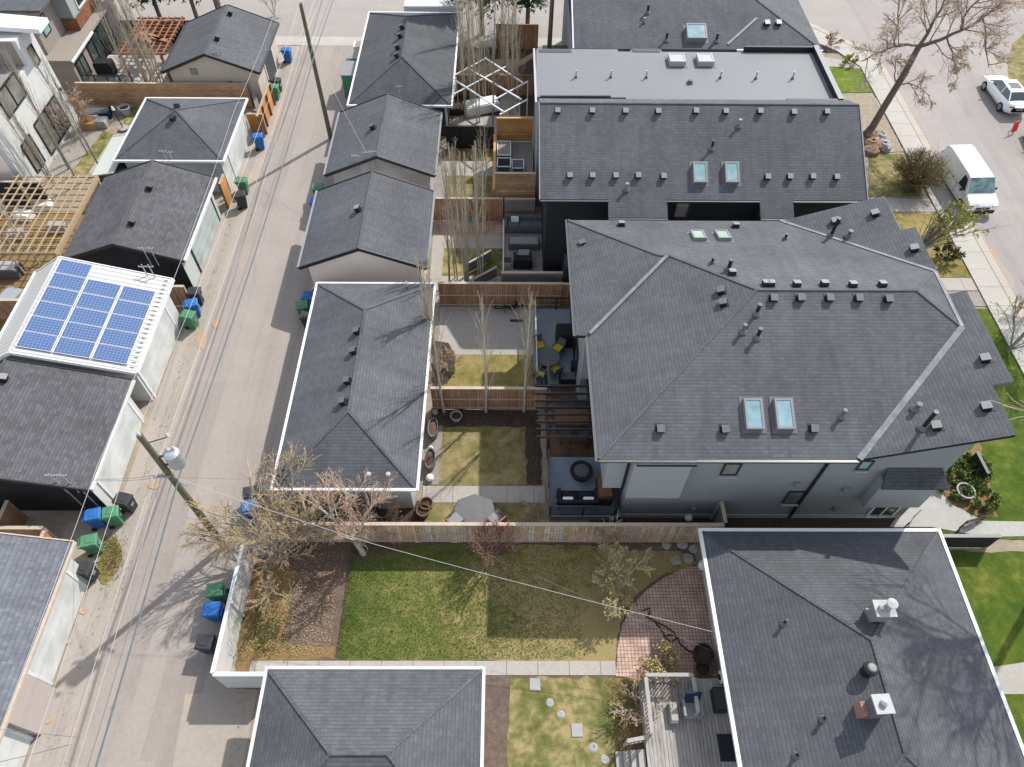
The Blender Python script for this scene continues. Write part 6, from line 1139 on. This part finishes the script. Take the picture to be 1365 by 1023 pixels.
tree('small_shrub','small red-leaved shrub in the garden corner by the top right house',at(1107,62),[((math.cos(a)*.8,math.sin(a)*.8,1),.8,.02,(0,0,0)) for a in (0,1.2,2.4,3.6,4.8)],60,'twig_red','twig_red','twig_red',2,.6,.03,(5,5,4),2,.05,.01)
tree('small_shrub','small bright green bush above the front lawn at the top right',at(1132,86),[((math.cos(a)*.9,math.sin(a)*.9,.9),.6,.02,(0,0,0)) for a in (0,1.2,2.4,3.6,4.8)],61,'twig_olive','leaf_green','leaf_lime',2,.7,.03,(6,5,4),6,.05,.01)
# evergreens at the top edge
def spruce(label,base,h,rad,seed,m='needle',z0=2.6,bark='bark_brown'):
    r=random.Random(seed); B=Vector(base); R=thing('spruce_tree',label,'tree',B); tb,cb=MB(),MB(); tb.tube([B,B+Vector((.05,0,h))],.2,8,0,.03); tb.build('trunk',bark,R)
    L=int(h/.42)
    for i in range(L):
        z=z0+(h-z0)*i/L; rr=rad*(1-(z-z0)/(h-z0))**.85+.12; n=int(7+rr*5)
        for k in range(n):
            a=6.283*(k+r.random())/n; ln=rr*r.uniform(.7,1.1); d=Vector((math.cos(a),math.sin(a),-.22+r.uniform(-.1,.1))).normalized(); p=B+Vector((0,0,z+r.uniform(-.1,.1))); s=d.cross(Vector((0,0,1))).normalized()
            q=p+d*ln; cb.tube([p,q],.02,3,0,.008,cap=False)
            for j in range(9):
                t=r.uniform(.2,1); o=p.lerp(q,t); w=(.36*(1.15-t)+.1)*r.uniform(.7,1.2); e=(s*r.choice((-1,1))*w+d*w*.6+Vector((0,0,r.uniform(-.16,.05)))); f=e.cross(Vector((r.uniform(-.3,.3),r.uniform(-.3,.3),1))).normalized()*w*.22
                cb.add([o-f,o+e*.5-f*1.2,o+e,o+e*.5+f*1.2,o+f],[(0,1,2,3,4)])
    cb.build('crown',m,R); return R
spruce('dark evergreen at the top edge above the red pergola',(-29.0,60.0,0),9,1.9,71,'needle_blue'); spruce('dark evergreen at the top edge left of the far beige garage',(-26.2,60.6,0),9.5,1.9,72,'needle_blue'); spruce('evergreen at the top edge above the white lattice yard',(-2.2,58.9,0),12.5,3.3,73,'needle',3.4); spruce('evergreen at the top edge beside the farthest house, behind the plank fence',(1.6,59.8,0),9.5,2.0,74,'needle_blue')
spruce('evergreen at the right end of the farthest house roof',(20.9,55.6,0),6.5,1.5,75)
p=at(735,28); R=thing('bare_tree','bare brown tree trunk behind the glass railing of the far deck','tree',(3.2,54.5,0)); b=MB(); b.tube([(3.2,54.5,0),(3.25,54.5,5),(3.2,54.6,9)],.2,10,0,.12); b.build('trunk','bark_brown',R)
p=at(279,18); R=thing('bare_tree','bare brown trunk rising behind the far beige garage roof','tree',(-23.3,58.5,0)); b=MB(); b.tube([(-23.3,58.5,0),(-23.3,58.6,8)],.28,10,0,.2); b.build('trunk','bark_brown',R)
tree('bare_tree','pale bare bush at the top edge, right of the far beige garage',at(366,22),[((math.cos(a)*.4,math.sin(a)*.4,1),2.6,.04,(0,0,0)) for a in (0,1,2,3,4,5)],76,'bark_pale','twig_pale','bud_tan',3,.5,.04,(5,5,4),3,.05,.011)
# grass tufts, litter and weeds that nobody could count
def scatter(name,label,pts_fn,n,mat,s,seed,flat=False):
    r=random.Random(seed); b=MB()
    for i in range(n):
        x,y=pts_fn(r); 
        if flat:
            a=r.uniform(0,6.28); d=Vector((math.cos(a),math.sin(a),r.uniform(-.2,.3)))*s*r.uniform(.5,1.3); e=Vector((-d.y,d.x,0))*.5; p=Vector((x,y,.07)); b.add([p-e,p+d,p+e,p-d],[(0,1,2,3)])
        else:
            for k in range(3):
                a=r.uniform(0,6.28); h=s*r.uniform(.6,1.3); p=Vector((x,y,.04)); w=Vector((math.cos(a),math.sin(a),0))*.014; d=Vector((math.cos(a+1.5)*.5*h,math.sin(a+1.5)*.5*h,h)); b.add([p-w,p+w,p+d],[(0,1,2)])
    o=b.build(name,mat,loc=(0,0,0)); return tag(o,label,'ground cover',kind='stuff')
scatter('leaf_litter','dry leaves scattered over the bed by the white fence',lambda r:(r.uniform(-11.1,-7.4),r.uniform(8.6,13.2)),1800,'bud_tan',.035,81,True)
scatter('weeds','green weed tufts in the bed by the white fence',lambda r:(r.gauss(-10.2,.5),r.gauss(9.7,.55)),420,'leaf_green',.16,82)
def lawn_pt(r):
    while True:
        x=-7.1+11.6*r.random()**1.5; y=r.uniform(8.5,13.55)
        if not (x>3.2 and y<11.6): return x,y
def dry_pt(r):
    while True:
        x=r.gauss(-.2,2.3); y=r.uniform(8.5,13.2)
        if -6.5<x<3.2: return x,y
scatter('grass_tufts','short grass blades on the green back lawn',lawn_pt,11000,'leaf_green',.042,83)
scatter('dry_grass','dry straw blades on the back lawn',dry_pt,5000,'leaf_dry',.036,84)
scatter('dry_weeds','dry weeds beside the deck stairs',lambda r:(r.gauss(4.7,.3),r.uniform(4.5,7.7)),700,'bud_orange',.10,85)
def weed_pt(r): p=at(r.gauss(148,9),r.gauss(742,16)); return p.x,p.y
scatter('lane_weeds','dry tufts on the weedy patch beside the lowest bins',weed_pt,700,'leaf_dry',.09,86)
def edge_pt(r):
    if r.random()<.6: return r.gauss(-10.55,.16),r.uniform(-2,56)
    return r.gauss(-17.62,.12),r.uniform(-2,56)
scatter('edge_weeds','dry weeds growing along the garage walls beside the lane',edge_pt,900,'leaf_dry',.06,87)
scatter('lane_debris','twigs and dry leaves blown along the lane edges',lambda r:(r.choice((r.gauss(-11.3,.35),r.gauss(-17.1,.35))),r.uniform(3,56)),1100,'bud_tan',.03,88,True)
scatter('yard_litter','dry leaves scattered over the small back yards',lambda r:(r.uniform(-3.8,1.5),r.uniform(13.9,28)),900,'bud_tan',.03,89,True)
# ---------------------------------------------------------------- camera, sky and sun
cam=bpy.data.cameras.new('camera'); co=bpy.data.objects.new('camera',cam); COL.objects.link(co); scene.camera=co
cam.sensor_width=36; cam.sensor_fit='HORIZONTAL'; cam.lens=36*FPX/1365; cam.clip_start=.5; cam.clip_end=2000
co.matrix_world=Matrix(((RR[0][0],RR[1][0],RR[2][0],0),(RR[0][1],RR[1][1],RR[2][1],0),(RR[0][2],RR[1][2],RR[2][2],CAM_H),(0,0,0,1)))
SUN=Vector((.655,.735,1.0)).normalized(); EL=math.asin(SUN.z); AZ=math.atan2(SUN.x,SUN.y)
w=bpy.data.worlds.new('World'); scene.world=w; w.use_nodes=True; nt=w.node_tree; bg=nt.nodes['Background']
sk=nt.nodes.new('ShaderNodeTexSky'); sk.sky_type='NISHITA'; sk.sun_disc=False; sk.sun_elevation=EL; sk.sun_rotation=AZ; sk.altitude=1000; sk.air_density=1.0; sk.dust_density=1.6; sk.ozone_density=1.0
hs=nt.nodes.new('ShaderNodeHueSaturation'); hs.inputs['Saturation'].default_value=.38; nt.links.new(sk.outputs[0],hs.inputs['Color']); nt.links.new(hs.outputs[0],bg.inputs[0]); bg.inputs[1].default_value=.15
sl_=bpy.data.lights.new('sun','SUN'); sl_.energy=2.6; sl_.angle=math.radians(.8); sl_.color=(1.0,.955,.89); so=bpy.data.objects.new('sun',sl_); COL.objects.link(so); so.rotation_euler=SUN.to_track_quat('Z','Y').to_euler(); so.location=(30,35,60)
scene.view_settings.view_transform='Standard'; scene.view_settings.look='None'; scene.view_settings.exposure=1.13; scene.view_settings.gamma=1.0
